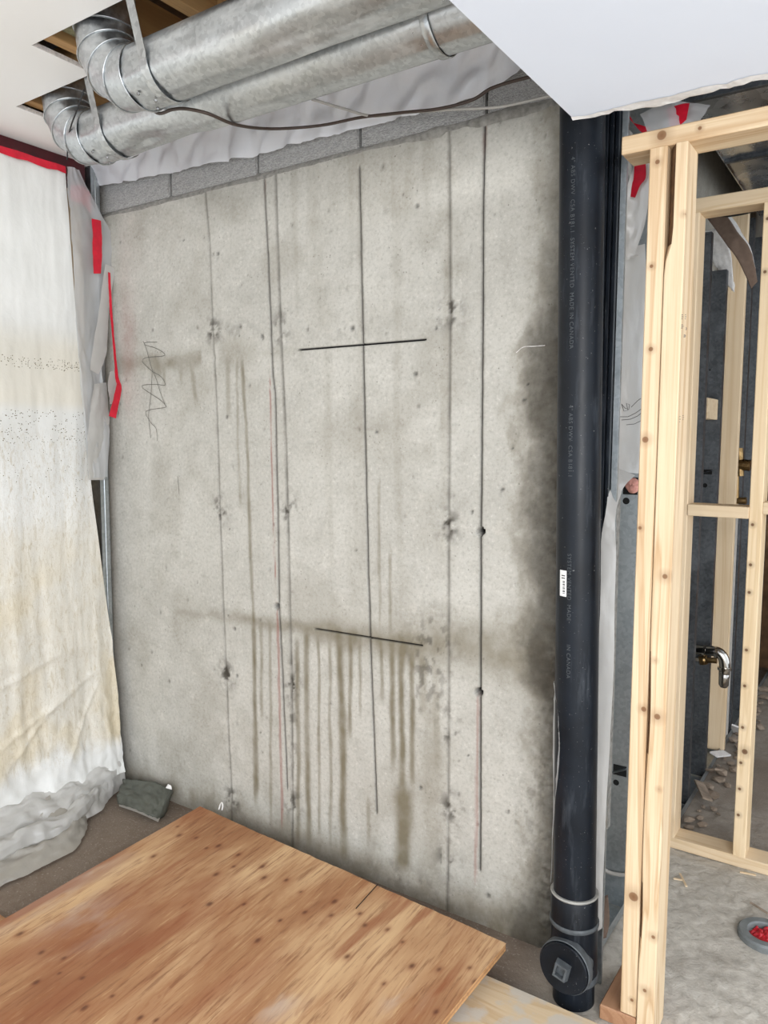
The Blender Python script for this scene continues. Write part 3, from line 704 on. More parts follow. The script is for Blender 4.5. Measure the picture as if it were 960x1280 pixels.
cream = np.clip(sst(1.85, 1.72, Zc)*sst(1.50, 1.56, Zc)*.5 + sst(1.25, .75, Zc)*sst(.20, .30, Zc+(fbm(Yc*12, Zc*0)-.5)*.12)*(.5+.9*sst(.35, .6, fbm(Yc*4, Zc*3))), 0, 1)
wetn = np.clip(sst(1.50, 1.38, Zc)*sst(.16, .26, Zc), 0, 1)
fast_grid('film', Xc, Yc, Zc, MAT['curtain'], cu, {'cream': cream, 'wetness': wetn})
# skirt pooling on the floor: outer clear fold, rolled fold and brownish lower layer
def skirt(name, profile, mat, seed, y0=-.05, flare=.12, wr=.02):
    pz = np.array(profile); d = np.concatenate([[0], np.cumsum(np.hypot(*np.diff(pz, axis=0).T))]); tt = np.linspace(0, d[-1], 40)
    a = np.interp(tt, d, pz[:, 0]); b_ = np.interp(tt, d, pz[:, 1]); n = 150; U = np.linspace(0, 1, n)
    Y_ = np.repeat((y0+(-2.4-y0)*U**1.4)[None, :], 40, 0); A = np.repeat(a[:, None], n, 1); Bz = np.repeat(b_[:, None], n, 1)
    end = sst(y0-.0, y0-.30, Y_)
    A = -1.815 + A*(.12+.88*end) + wr*(fbm(Y_*9+seed, A*16+seed)-.5)*2*np.clip(A/.06, 0, 1)
    rg = np.abs(fbm(Y_*11+A*9+seed, A*18-Y_*6)-.5)*2; A = A+.03*(.35-rg)*np.clip((A+1.815)/.06, 0, 1)
    Bz = Bz*(.75+.5*fbm(Y_*7+seed*2, Bz*0+1))+.03*(.3-rg)*np.clip(Bz/.04, 0, 1) + .018*np.clip((fbm(Y_*14+A*12, A*22+seed)-.45)*2, 0, 1)*np.clip(Bz/.03, 0, 1)
    return fast_grid(name, A, Y_, np.maximum(Bz, .006), MAT[mat], cu)
skirt('lower_layer', [(0, .10), (.06, .07), (.14, .045), (.20, .03), (.245, .008)], 'poly_greybrown', 3, -.16, .2)
skirt('skirt', [(0, .13), (.03, .115), (.06, .09), (.085, .05), (.10, .03), (.115, .012)], 'poly_milky', 8, -.05)
skirt('rolled_fold', [(.05, .06), (.10, .075), (.135, .08), (.16, .065), (.165, .04), (.15, .025)], 'poly_milky', 5, -.12)
# red tape along the upper edge
tv = []
for i, y in enumerate(np.linspace(-.185, -2.4, 60)): tv += [(-1.862+.003*math.sin(i*1.7), y, 2.402), (-1.860+.003*math.sin(i*1.7), y, 2.376+.003*math.sin(i*2.1))]
mesh_obj('edge_tape', tv, [(2*i, 2*i+1, 2*i+3, 2*i+2) for i in range(59)], MAT['tape_red'], cu)
# condensation drops (hundreds of tiny beads)
b = MB(); rs = np.random.RandomState(2)
def drops(n, z0, z1, r0, r1, ymax=1.4):
    for k in range(n):
        z = rs.uniform(z0, z1); y = np.interp(z, ze[::-1], ye[::-1])-.006-rs.uniform(0, 1)**1.2*ymax
        j = np.argmin(np.abs(pzz-z)); i = np.argmin(np.abs(Yc[j]-y)); r = rs.uniform(r0, r1)
        b.lathe([(0, r*.45), (r*.7, r*.3), (r, 0)], (Xc[j, i], y, z), (1, 0, 0), 6)
drops(480, 1.665, 1.705, .001, .0022); drops(620, 1.40, 1.52, .001, .0024); drops(260, 1.2, 1.42, .001, .002)
o = b.build('condensation', MAT['droplet'], cu); o['kind'] = 'stuff'

# steel stud and track in the corner behind the curtain
def cstud(name, x0, x1, y, z0, z1, fl, mat, label, holes=(), lips=True, group=None, dirn=1):
    "C-shaped steel stud: web in the xz-plane at y, flanges along +y"
    base = ((x0+x1)/2, y, z0); t = thing(name, label, 'steel stud', base, group); g = .0012
    MB().box((x0, y, z0), (x1, y+g, z1)).build('web', MAT[mat], t)
    for xa, s in ((x0, 1), (x1-g, -1)):
        f_ = MB().box((xa, y+g*.5*dirn if dirn > 0 else y-fl, z0), (xa+g, y+fl if dirn > 0 else y+g*.5, z1)).build('flange', MAT[mat], t)
        if lips: 
            ly = y+fl*dirn
            MB().box((xa if s > 0 else xa-.006, ly-.0006, z0), (xa+.007 if s > 0 else xa+g, ly+.0006, z1)).build('lip', MAT[mat], f_)
    for (hx, hz, hr, kind) in holes:
        if kind == 'round': MB().lathe([(0, .0006), (hr, .0006), (hr, 0)], (hx, y, hz), (0, -1, 0), 16).build('punched_hole', MAT['hole'], t)
        else:
            k = MB().box((hx-.02, y-.0008, hz-hr), (hx+.02, y, hz+hr)).build('knockout', MAT['hole'], t)
            MB().beam((hx-.022, y-.006, hz-hr*.6), (hx+.02, y-.006, hz+hr*.7), .001, .010, (0, 1, .3)).build('bent_tab', MAT[mat], k)
    return t
def lstud():
    t = thing('steel_stud', 'shiny galvanized steel stud in the corner behind the plastic curtain', 'steel stud', (-1.89, -.06, 0))
    MB().box((-1.937, -.075, 0), (-1.874, -.0738, 2.44)).build('web', MAT['steel_stud'], t)
    f_ = MB().box((-1.8752, -.075, 0), (-1.874, -.035, 2.44)).build('flange', MAT['steel_stud'], t)
    MB().box((-1.881, -.0362, 0), (-1.874, -.035, 2.44)).build('lip', MAT['steel_stud'], f_)
    MB().tube([(-1.873, -.055, .02), (-1.873, -.055, 2.42)], .0025, 6).build('stiffening_rib', MAT['steel_stud'], t)
    return t
lstud()

# clear plastic flap between curtain and concrete, with red tape
def ribbon(name, stations, nu, nv, mat, parent=None, crumple=.01, freq=14, seed=0, solid=0.0):
    "strip of film through stations of (left point, right point), crumpled along its normal"
    L = np.array(curve_pts([s[0] for s in stations], nv)); R_ = np.array(curve_pts([s[1] for s in stations], nv)); n = len(L)
    u = np.linspace(0, 1, nu)[None, :, None]; G = L[:, None, :]*(1-u)+R_[:, None, :]*u
    du = np.gradient(G, axis=1); dv = np.gradient(G, axis=0); N = np.cross(du, dv); N /= np.linalg.norm(N, axis=-1, keepdims=True)+1e-9
    s_ = np.linalg.norm(G-G[0, 0], axis=-1)
    uu = np.repeat(np.linspace(0, 1, nu)[None, :], n, 0)*np.linalg.norm(R_-L, axis=1).mean()
    vv = np.repeat(np.linspace(0, 1, n)[:, None], nu, 1)*np.linalg.norm(np.diff(L, axis=0), axis=1).sum()
    h = (fbm(uu*freq+seed, vv*freq*.6+seed)-.5)*2*crumple + (np.abs(fbm(uu*freq*2.3+vv*freq+seed, vv*freq*1.4)-.5))*2*crumple*.6
    G = G+N*h[..., None]
    o = fast_grid(name, G[..., 0], G[..., 1], G[..., 2], MAT[mat], parent)
    if solid: md = o.modifiers.new('thick', 'SOLIDIFY'); md.thickness = solid
    return o
def Q(px, py, x): return tuple(at(px, py, 'x', x))
fl_ = thing('clear_plastic_flap', 'crumpled clear plastic flap with red tape hanging in the corner by the concrete', 'plastic sheet', (-1.84, -.1, 1.2))
ribbon('film', [(Q(84, 208, -1.845), Q(100, 212, -1.85)), (Q(86, 245, -1.84), Q(124, 262, -1.855)), (Q(88, 290, -1.84), Q(143, 300, -1.86)), (Q(91, 330, -1.84), Q(143, 335, -1.86)), (Q(94, 400, -1.84), Q(133, 400, -1.85)), (Q(98, 450, -1.84), Q(128, 450, -1.845)), (Q(103, 500, -1.835), Q(131, 490, -1.85)), (Q(108, 545, -1.83), Q(136, 530, -1.86)), (Q(112, 598, -1.83), Q(134, 596, -1.855))], 26, 70, 'poly_clear', fl_, .012, 16, 2)
ribbon('folded_edge', [(Q(131, 330, -1.835), Q(144, 335, -1.845)), (Q(125, 380, -1.835), Q(137, 385, -1.845)), (Q(117, 430, -1.83), Q(133, 440, -1.845)), (Q(112, 462, -1.83), Q(124, 468, -1.84))], 8, 30, 'poly_milky', fl_, .005, 20, 5)
ribbon('torn_tail', [(Q(118, 480, -1.83), Q(134, 478, -1.86)), (Q(113, 520, -1.828), Q(137, 520, -1.86)), (Q(110, 560, -1.826), Q(136, 560, -1.86)), (Q(110, 600, -1.826), Q(131, 600, -1.855))], 14, 40, 'poly_milky', fl_, .008, 24, 9)
ribbon('red_tape', [(Q(115, 273, -1.828), Q(126, 276, -1.832)), (Q(116, 310, -1.826), Q(128, 312, -1.83)), (Q(117, 342, -1.826), Q(126, 342, -1.83))], 6, 20, 'tape_red', fl_, .004, 30, 1)
ribbon('red_tape', [(Q(88, 232, -1.868), Q(88, 250, -1.868)), (Q(105, 234, -1.874), Q(104, 256, -1.874)), (Q(122, 256, -1.878), Q(117, 272, -1.876))], 6, 20, 'tape_red', fl_, .003, 30, 4)
ts = thing('tape_strip', 'twisted strip of red tape dangling beside the concrete wall', 'tape', (-1.84, -.03, 1.5))
ribbon('strip', [(Q(135, 340, -1.83), Q(138, 341, -1.83)), (Q(137, 380, -1.825), Q(140, 381, -1.825)), (Q(141, 430, -1.82), Q(144, 430, -1.82)), (Q(144, 470, -1.815), Q(148, 470, -1.815)), (Q(145, 485, -1.81), Q(152, 488, -1.815)), (Q(136, 520, -1.81), Q(145, 523, -1.81))], 5, 60, 'tape_red', ts, .003, 40, 3)
ribbon('film_shred', [(Q(137, 465, -1.83), Q(144, 462, -1.835)), (Q(135, 485, -1.83), Q(152, 486, -1.84)), (Q(138, 505, -1.83), Q(148, 502, -1.84))], 8, 14, 'poly_milky', ts, .008, 40, 6)

# ------------------------------------------------------------------ floor things on the left: plywood, plank, scraps
PA = np.array(at(250, 1008, 'z', .10)); PB = np.array(at(633, 1179, 'z', .10))
eu = PB-PA; LEN = np.linalg.norm(eu); eu /= LEN
ev_ = np.array([eu[1], -eu[0], 0]);
if ev_[1] > 0: ev_ = -ev_
slope = -.081; ev_ = ev_+np.array([0, 0, slope]); ev_ /= np.linalg.norm(ev_)
en = np.cross(ev_, eu); en = en if en[2] > 0 else -en
ply = thing('plywood_sheet', 'weathered orange-brown plywood sheet lying tilted on the floor against the wall', 'plywood', tuple(PA))
ply_w = 1.20; nu, nv = 300, 300
u = np.linspace(0, LEN, nu); v = np.linspace(0, ply_w, nv); U, V = np.meshgrid(u, v)
jag = (fbm(U*30, U*0+1)-.5)*.004*sst(.02, 0, V) + (fbm(V*30, V*0+5)-.5)*.004*sst(.02, 0, U)
G = PA[None, None]+U[..., None]*eu+(V+jag)[..., None]*ev_+((fbm(U*3, V*3)-.5)*.006)[..., None]*en
def ply_uv(px, py):
    d = FW+(px-480)/FPX*RT+(640-py)/FPX*UP; t_ = ((PA-CAM)@en)/(d@en); q = CAM+t_*d-PA; return q@eu, q@ev_
knot = np.zeros_like(U); stain = np.zeros_like(U); pale = np.zeros_like(U)
kl = [(222, 1033), (224, 1044), (245, 1047), (258, 1060), (273, 1057), (298, 1068), (292, 1083), (270, 1093), (328, 1083), (358, 1100), (376, 1115), (330, 1097), (381, 1140), (305, 1130), (418, 1127), (414, 1144), (450, 1142), (322, 1175), (456, 1157), (484, 1162), (503, 1178), (515, 1208), (549, 1212), (587, 1210), (594, 1228), (434, 1196), (350, 1150), (25, 1167), (52, 1190), (80, 1197), (74, 1216), (45, 1228), (103, 1222), (140, 1245), (105, 1260), (175, 1272), (195, 1275), (262, 1130), (192, 1070), (545, 1265), (480, 1230)]
for k, (px, py) in enumerate(kl):
    a, b_ = ply_uv(px, py); r = .0035+.0035*((k*37) % 10)/10; el = 1.5
    q = np.hypot((U-a), (V-b_)/el); nz = fbm(U*70, V*70)
    knot = np.maximum(knot, np.clip(np.exp(-(q/r)**2)*1.1*(.45+nz), 0, .8)); stain = np.maximum(stain, np.exp(-(q/(r*2.4))**2)*.6)
stain = np.maximum(stain, sst(.56, .74, fbm(U*5+2, V*1.6))*.55); stain = np.maximum(stain, sst(.60, .72, fbm(U*16, V*2.2+3))*.75*sst(.45, .6, fbm(U*3+8, V*2)))
for (px, py, a_, b2) in [(75, 1110, .06, .22), (520, 1095, .05, .06), (505, 1250, .04, .05), (345, 1255, .05, .06), (110, 1150, .10, .10)]:
    a, b_ = ply_uv(px, py); pale = np.maximum(pale, np.exp(-((U-a)/a_)**2-((V-b_)/b2)**2)*sst(.35, .6, fbm(U*20, V*8)))
top = fast_grid('face_veneer', G[..., 0], G[..., 1], G[..., 2], MAT['ply'], ply, {'knot': knot, 'stain': stain, 'pale': pale}, flip=True)
# edges and underside built from the same border (three plies)
th_ = .0185; ring = [G[0, i] for i in range(nu)]+[G[j, -1] for j in range(1, nv)]+[G[-1, i] for i in range(nu-2, -1, -1)]+[G[j, 0] for j in range(nv-2, 0, -1)]
ring = ring[::3]; nrg = len(ring)
for k in range(3):
    t0, t1 = th_*k/3+(.0002 if k == 0 else 0), th_*(k+1)/3; ins = .0008*(k % 2)
    vs = [p-en*t0 for p in ring]+[p-en*t1 for p in ring]
    fs = [(i, (i+1) % nrg, nrg+(i+1) % nrg, nrg+i) for i in range(nrg)]
    if k == 2: fs.append(tuple(range(nrg, 2*nrg)))
    mesh_obj('ply_layer', vs, fs, MAT['ply_edge'] if k != 1 else MAT['oldwood'], ply)
# split in the sheet near the wall edge
a, b_ = ply_uv(472, 1107); a2, b2 = ply_uv(445, 1137)
pA = PA+a*eu+b_*ev_+en*.0035; pB = PA+a2*eu+b2*ev_+en*.0035
MB().beam(pA, pB, .0022, .001, tuple(en)).build('split', MAT['hole'], ply)
o = MB().box((-1.25, -.18, .0), (-.15, -.142, .072), .002).build('sleeper', MAT['oldwood']); tag(o, 'lumber sleeper propping the plywood edge off the floor', 'lumber')
pk = thing('plank', 'pale wide plank with dried mortar smears lying under the plywood corner', 'plank', (0, -.3, 0))
p0 = np.array(at(612, 1220, 'z', .04)); p1 = np.array(at(744, 1277, 'z', .04)); dirp = (p1-p0)/np.linalg.norm(p1-p0); perp = np.array([dirp[1], -dirp[0], 0])
a0 = p0-dirp*.35; a1 = p1+dirp*.01
MAT['plank'] = wood('mortar_smeared_plank', (206, 184, 152), (184, 152, 112), (110, 76, 46), 'x')
_nt = MAT['plank'].node_tree; _b = _nt.nodes['Principled BSDF']; _src = _b.inputs['Base Color'].links[0].from_socket
_n = _nt.nodes.new('ShaderNodeTexNoise'); _n.inputs['Scale'].default_value = 16; _n.inputs['Detail'].default_value = 5
_r = _nt.nodes.new('ShaderNodeValToRGB'); _r.color_ramp.elements[0].position = .47; _r.color_ramp.elements[1].position = .58
_m = _nt.nodes.new('ShaderNodeMix'); _m.data_type = 'RGBA'; _m.inputs[7].default_value = hexc(192, 182, 168)
_tc = _nt.nodes.new('ShaderNodeTexCoord'); _nt.links.new(_tc.outputs['Object'], _n.inputs['Vector']); _nt.links.new(_n.outputs['Fac'], _r.inputs[0])
_nt.links.new(_r.outputs[0], _m.inputs[0]); _nt.links.new(_src, _m.inputs[6]); _nt.links.new(_m.outputs[2], _b.inputs['Base Color'])
MB().beam(tuple(a0+perp*.1175-np.array([0, 0, .0195])), tuple(a1+perp*.1175-np.array([0, 0, .0195])), .235, .038, (0, 0, 1), .002).build('board', MAT['plank'], pk)
o = MB().box((-1.47, -.93, .002), (-1.335, -.79, .02), .003).build('wood_offcut', MAT['oldwood']); tag(o, 'brown wood offcut peeking from under the plywood beside the curtain', 'wood offcut')
# grey folded scrap in the corner
s_ = thing('membrane_scrap', 'crumpled dark grey membrane scrap lying on the floor in the corner', 'scrap', (-1.62, -.06, 0))
def F(px, py, z): return tuple(at(px, py, 'z', z))
ribbon('sheet', [(F(146, 1004, .02), F(152, 972, .075)), (F(165, 1010, .03), F(175, 976, .085)), (F(185, 1018, .03), F(198, 980, .085)), (F(199, 1024, .01), F(213, 984, .085))], 24, 44, 'scrap', s_, .016, 26, 4, .002)
ribbon('side_flap', [(F(199, 1024, .008), F(213, 984, .085)), (F(204, 1021, .004), F(215, 987, .075)), (F(207, 1016, .004), F(216, 990, .06))], 10, 10, 'scrap', s_, .004, 30, 7, .002)
ribbon('torn_fringe', [(F(150, 1000, .02), F(149, 1008, .004)), (F(172, 1008, .022), F(170, 1015, .004)), (F(190, 1016, .02), F(186, 1022, .004)), (F(200, 1022, .012), F(198, 1028, .004))], 6, 30, 'poly_greybrown', s_, .004, 50, 3)
ribbon('white_corner', [(F(207, 985, .092), F(215, 987, .085)), (F(210, 980, .10), F(214, 982, .098))], 4, 6, 'paper', s_, .001, 30, 2)
wt = MB(); w0 = np.array(at(273, 1012, 'z', .105)); w0[1] = max(-.09, w0[1]-.01)
wt.tube(curve_pts([w0+np.array(v) for v in [(0, 0, 0), (.004, .004, .018), (.012, .004, .026), (.02, 0, .018), (.018, -.002, .004)]], 20), .0025, 6)
o = wt.build('foam_strand', MAT['paper']); tag(o, 'tiny white curled foam strand at the plywood edge by the wall', 'debris')

# ------------------------------------------------------------------ black drain pipe with cleanout
PX, PY, PR = .1005, -.135, .052
TOPX = .062
def pc(z): return Vector((PX+(TOPX-PX)*z/2.2, PY, z))
axp = (pc(2.2)-pc(0)).normalized()
pp = thing('drain_pipe', 'black plastic drain stack with cleanout plug standing at the wall corner', 'drain pipe', (PX, PY, 0))
MB().lathe([(PR, 0), (PR, 2.6)], pc(0), axp, 48).build('pipe', MAT['abs'], pp, True)
def ringp(name, z0, z1, r, mat, parent=pp):
    return smooth_by_angle(MB().lathe([(PR-.002, 0), (r-.002, .0), (r, .003), (r, (z1-z0)-.003), (r-.002, z1-z0), (PR-.002, z1-z0)], pc(z0), axp, 48).build(name, MAT[mat], parent))
ringp('coupling', .075, .285, PR+.006, 'abs')
ringp('glue_bead', .283, .289, PR+.0075, 'glue'); ringp('hub_ridge', .205, .217, PR+.0095, 'abs_grey'); ringp('hub_ridge', .062, .08, PR+.009, 'abs_grey')
# cleanout facing the room
cc = Vector((PX+.004, PY, .122)); ax_ = Vector((-.06, -1, .04)).normalized()
clo = MB().lathe([(.050, 0), (.053, .045), (.060, .05), (.066, .052), (.066, .072), (.064, .074)], cc, ax_, 48).build('cleanout_hub', MAT['abs_grey'], pp); smooth_by_angle(clo)
cap = MB().lathe([(.0625, .070), (.0625, .078), (.060, .081), (.040, .081), (.0, .080)], cc, ax_, 48).build('cleanout_plug', MAT['abs'], pp); smooth_by_angle(cap)
bm_ = MB(); n0 = cc+ax_*.080; sx = ax_.cross(Vector((0, 0, 1))).normalized(); sz = sx.cross(ax_)
q = math.radians(12); s1, s2 = sx*math.cos(q)+sz*math.sin(q), -sx*math.sin(q)+sz*math.cos(q)
fr = [n0+s1*a*.019+s2*b*.021 for a, b in ((-1, -1), (1, -1), (1, 1), (-1, 1))]; tp_ = [n0+ax_*.018+s1*a*.016+s2*b*.018 for a, b in ((-1, -1), (1, -1), (1, 1), (-1, 1))]
inn = [n0+ax_*.018+s1*a*.011+s2*b*.013 for a, b in ((-1, -1), (1, -1), (1, 1), (-1, 1))]; bot = [p-ax_*.012 for p in inn]
bm_.add(fr+tp_+inn+bot, [(i, (i+1) % 4, 4+(i+1) % 4, 4+i) for i in range(4)]+[(4+i, 4+(i+1) % 4, 8+(i+1) % 4, 8+i) for i in range(4)]+[(8+i, 8+(i+1) % 4, 12+(i+1) % 4, 12+i) for i in range(4)]+[(12, 13, 14, 15)])
bm_.build('square_nut', MAT['abs_grey'], cap)
# printed lettering running down the pipe, and a barcode sticker
def on_pipe(ang, z, r): c = pc(z); return (c.x+r*math.cos(ang), c.y+r*math.sin(ang), z)
def pipe_text(txt, ztop, size, ang):
    cu_ = bpy.data.curves.new('lettering', 'FONT'); cu_.body = txt; cu_.size = size; cu_.fill_mode = 'FRONT'; cu_.space_character = 1.15
    ob = bpy.data.objects.new('lettering_tmp', cu_); COL.objects.link(ob)
    dg = bpy.context.evaluated_depsgraph_get(); me = bpy.data.meshes.new_from_object(ob.evaluated_get(dg))
    vs = [on_pipe(ang+v.co.y/PR, ztop-v.co.x, PR+.0006) for v in me.vertices]; fs = [tuple(p.vertices) for p in me.polygons]
    bpy.data.objects.remove(ob); bpy.data.curves.remove(cu_); bpy.data.meshes.remove(me)
    return mesh_obj('lettering', vs, fs, MAT['print'], pp)
AT = math.radians(-97)
pipe_text('4" ABS DWV  CSA B181.1  SYSTEM VENTED  MADE IN CANADA', 2.06, .0135, AT)
pipe_text('4" ABS DWV  CSA B181.1', 1.50, .0135, AT); pipe_text('SYSTEM VENTED  MADE', 1.15, .0135, AT)
pipe_text('IN CANADA', .93, .0135, AT)
sa, sz0, sz1 = math.radians(-112), 1.045, 1.108
ss = [on_pipe(a, z, PR+.0008) for z in (sz0, sz1) for a in np.linspace(sa-.17, sa+.22, 8)]
st_ = mesh_obj('sticker', ss, [(k, k+1, 9+k, 8+k) for k in range(7)], MAT['sticker'], pp)
bb = MB()
for k, (z, hgt) in enumerate([(1.052, .0015), (1.056, .003), (1.061, .0012), (1.064, .0024), (1.068, .0012), (1.072, .003), (1.077, .0015), (1.080, .0024)]):
    bb.add([on_pipe(sa+.02, z, PR+.0013), on_pipe(sa+.15, z, PR+.0013), on_pipe(sa+.15, z+hgt, PR+.0013), on_pipe(sa+.02, z+hgt, PR+.0013)], [(0, 1, 2, 3)])
for z in (1.088, 1.094): bb.add([on_pipe(sa-.05, z, PR+.0013), on_pipe(sa+.15, z, PR+.0013), on_pipe(sa+.15, z+.0025, PR+.0013), on_pipe(sa-.05, z+.0025, PR+.0013)], [(0, 1, 2, 3)])
bb.build('barcode', MAT['ink'], st_)
# clear film clinging to the pipe's flank
def pf(a, z, r): return on_pipe(math.radians(a), z, r)
slv = thing('film_sleeve', 'grey film strip clinging to the lower flank of the black drain pipe', 'plastic sheet', (.04, -.15, .3))
ribbon('film', [(pf(-172, .82, PR+.004), pf(-150, .82, PR+.003)), (pf(-175, .76, PR+.004), pf(-118, .72, PR+.004)), (pf(-175, .66, PR+.006), pf(-112, .64, PR+.008)), (pf(-176, .50, PR+.004), pf(-134, .50, PR+.005)), (pf(-176, .30, PR+.009), pf(-150, .30, PR+.010))], 12, 50, 'poly_clear', slv, .003, 30, 2)
# dark ribbed channel and zinc strip just behind the pipe
ch = thing('ribbed_channel', 'dark ribbed plastic channel running up behind the drain pipe', 'channel', (.13, -.05, 0))
for k in range(3): MB().box((.116+.011*k-.02, -.078+.006*k, 0), (.125+.011*k-.02, -.03, 2.5), .0015).build('rib', MAT['abs'], ch)
MB().box((.128, -.05, 0), (.143, -.04, 2.5), .001).build('edge_trim', MAT['steel_stud'], ch)

# ------------------------------------------------------------------ right: steel studs on the return wall
cstud('steel_stud', .003, .097, .30, .01, 2.42, .035, 'steel_stud', 'bright zinc steel stud with punched web behind the drain pipe', [(.062, 1.243, .010, 'round'), (.07, .435, .016, 'slot'), (.06, .395, .009, 'round')])
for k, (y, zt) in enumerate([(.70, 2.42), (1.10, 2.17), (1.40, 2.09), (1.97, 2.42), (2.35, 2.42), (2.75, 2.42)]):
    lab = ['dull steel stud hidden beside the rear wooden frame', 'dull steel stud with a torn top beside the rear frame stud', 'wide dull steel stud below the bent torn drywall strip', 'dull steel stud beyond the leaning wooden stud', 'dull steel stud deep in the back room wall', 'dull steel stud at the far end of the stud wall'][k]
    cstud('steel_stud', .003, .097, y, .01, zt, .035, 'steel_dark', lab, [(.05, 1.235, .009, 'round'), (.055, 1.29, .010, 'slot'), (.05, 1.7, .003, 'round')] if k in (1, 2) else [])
trk = thing('floor_track', 'thin steel floor track running away behind the drain pipe', 'steel track', (.05, .5, 0))
MB().box((.0, .04, .004), (.10, 3.2, .006)).build('track_web', MAT['steel_stud'], trk)
MB().box((.099, .04, .004), (.1003, 3.2, .034)).build('track_leg', MAT['steel_stud'], trk)
o = thing('wood_stud', 'single wooden stud standing among the dull steel studs', 'wood stud', (.06, 1.72, 0))
MB().box((.03, 1.70, .02), (.115, 1.738, 2.42), .002).build('stud', MAT['pine_far_z'], o)
MB().box((.052, .2985, 1.262), (.094, .2998, 1.312)).build('web_opening', MAT['hole'], [q for q in bpy.data.objects if q.name == 'steel_stud.001'][0])
U_, V_ = np.meshgrid(np.linspace(0, 2*np.pi, 28), np.linspace(0, np.pi, 16)); rr_ = .75+.5*fbm(U_*1.3, V_*2)
ins = fast_grid('insulation_tuft', .082+.020*rr_*np.sin(V_)*np.cos(U_), .288+.012*rr_*np.cos(V_), 1.288+.022*rr_*np.sin(V_)*np.sin(U_), MAT['pink']); tag(ins, 'pink insulation tuft poking through the bright steel stud opening', 'insulation')
o = MB().box((.01, 1.2, 1.50), (.09, 1.38, 1.58), .002).build('wood_blocking', MAT['pine_far_x']); tag(o, 'short wood block set between the dull steel studs', 'wood block')

# films and tape to the right of the pipe
sh = thing('vapour_film', 'milky vapour film with faint printed mark hanging behind the front wooden post', 'plastic sheet', (.14, .1, 1.2))
ribbon('upper_fold', [(P(795, 200, .02), P(812, 198, .02)), (P(783, 235, .02), P(812, 235, .03)), (P(770, 275, .03), P(806, 280, .05)), (P(766, 305, .03), P(795, 315, .05)), (P(764, 330, .03), P(800, 320, .05))], 16, 30, 'poly_milky', sh, .008, 18, 3)
ribbon('lower_sheet', [(P(764, 315, .06), P(806, 305, .10)), (P(763, 372, .06), P(808, 370, .10)), (P(774, 420, .06), P(808, 430, .10)), (P(772, 500, .07), P(806, 500, .10)), (P(770, 560, .07), P(804, 570, .10)), (P(768, 590, .06), P(802, 592, .10))], 22, 50, 'poly_milky', sh, .006, 9, 6)
ribbon('trailing_strip', [(P(770, 583, .03), P(794, 594, .05)), (P(763, 606, -.04), P(778, 612, .0)), (P(757, 640, -.088), P(769, 650, -.088)), (P(751, 680, -.09), P(770, 690, -.088)), (P(750, 760, -.09), P(768, 760, -.088)), (P(747, 830, -.09), P(767, 840, -.088)), (P(744, 920, -.09), P(762, 930, -.088)), (P(742, 1010, -.09), P(758, 1010, -.088)), (P(744, 1100, -.09), P(754, 1100, -.088)), (P(747, 1165, -.09), P(753, 1160, -.088))], 12, 110, 'poly_milky', sh, .006, 14, 4)
ribbon('red_tape', [(P(793, 205, .012), P(807, 203, .012)), (P(792, 222, .01), P(807, 222, .01)), (P(790, 230, .01), P(800, 232, .01)), (P(788, 246, .01), P(794, 247, .01))], 6, 16, 'tape_red', sh, .002, 30, 3)
# printed mark on the film
mk = MB()
def pw(px, py): p = np.array(at(px, py, 'y', .052)); return tuple(p)
for pts in ([(777, 505), (781, 510), (786, 512), (787, 506), (783, 504), (785, 513), (780, 514), (777, 505)], [(789, 509), (793, 505), (797, 501), (801, 498)], [(775, 521), (785, 521), (795, 516), (802, 511)], [(777, 525), (788, 524), (797, 520), (802, 516)], [(783, 531), (793, 530), (801, 526)]):
    mk.tube([pw(*p) for p in pts], .0008, 5)
mk.build('printed_mark', MAT['ink_grey'], sh)
o = MB().box((.082, .09, .35), (.104, .115, 2.2), .003).build('wood_strip', MAT['mortar']); tag(o, 'grey weathered strip standing behind the milky film next to the pipe', 'wood strip')
tr_ = thing('torn_film', 'torn clear film with red tape stuck above the front wooden plate', 'plastic sheet', (.3, .05, 2.2))
ribbon('film', [(P(800, 142, .0), P(812, 172, -.05)), (P(825, 133, .04), P(830, 168, -.05)), (P(850, 128, .08), P(855, 160, .06)), (P(888, 132, .09), P(872, 155, .07))], 12, 24, 'poly_clear', tr_, .012, 20, 3)
ribbon('red_tape', [(P(833, 136, .055), P(838, 160, .045)), (P(848, 131, .06), P(850, 156, .05)), (P(862, 129, .065), P(858, 150, .055))], 6, 12, 'tape_red', tr_, .004, 20, 2)
ribbon('red_tape_tail', [(P(784, 142, .05), P(788, 146, .05)), (P(790, 152, .05), P(795, 158, .05)), (P(800, 156, .05), P(803, 166, .05)), (P(812, 160, .05), P(812, 170, .05))], 5, 20, 'tape_red', tr_, .004, 30, 5)

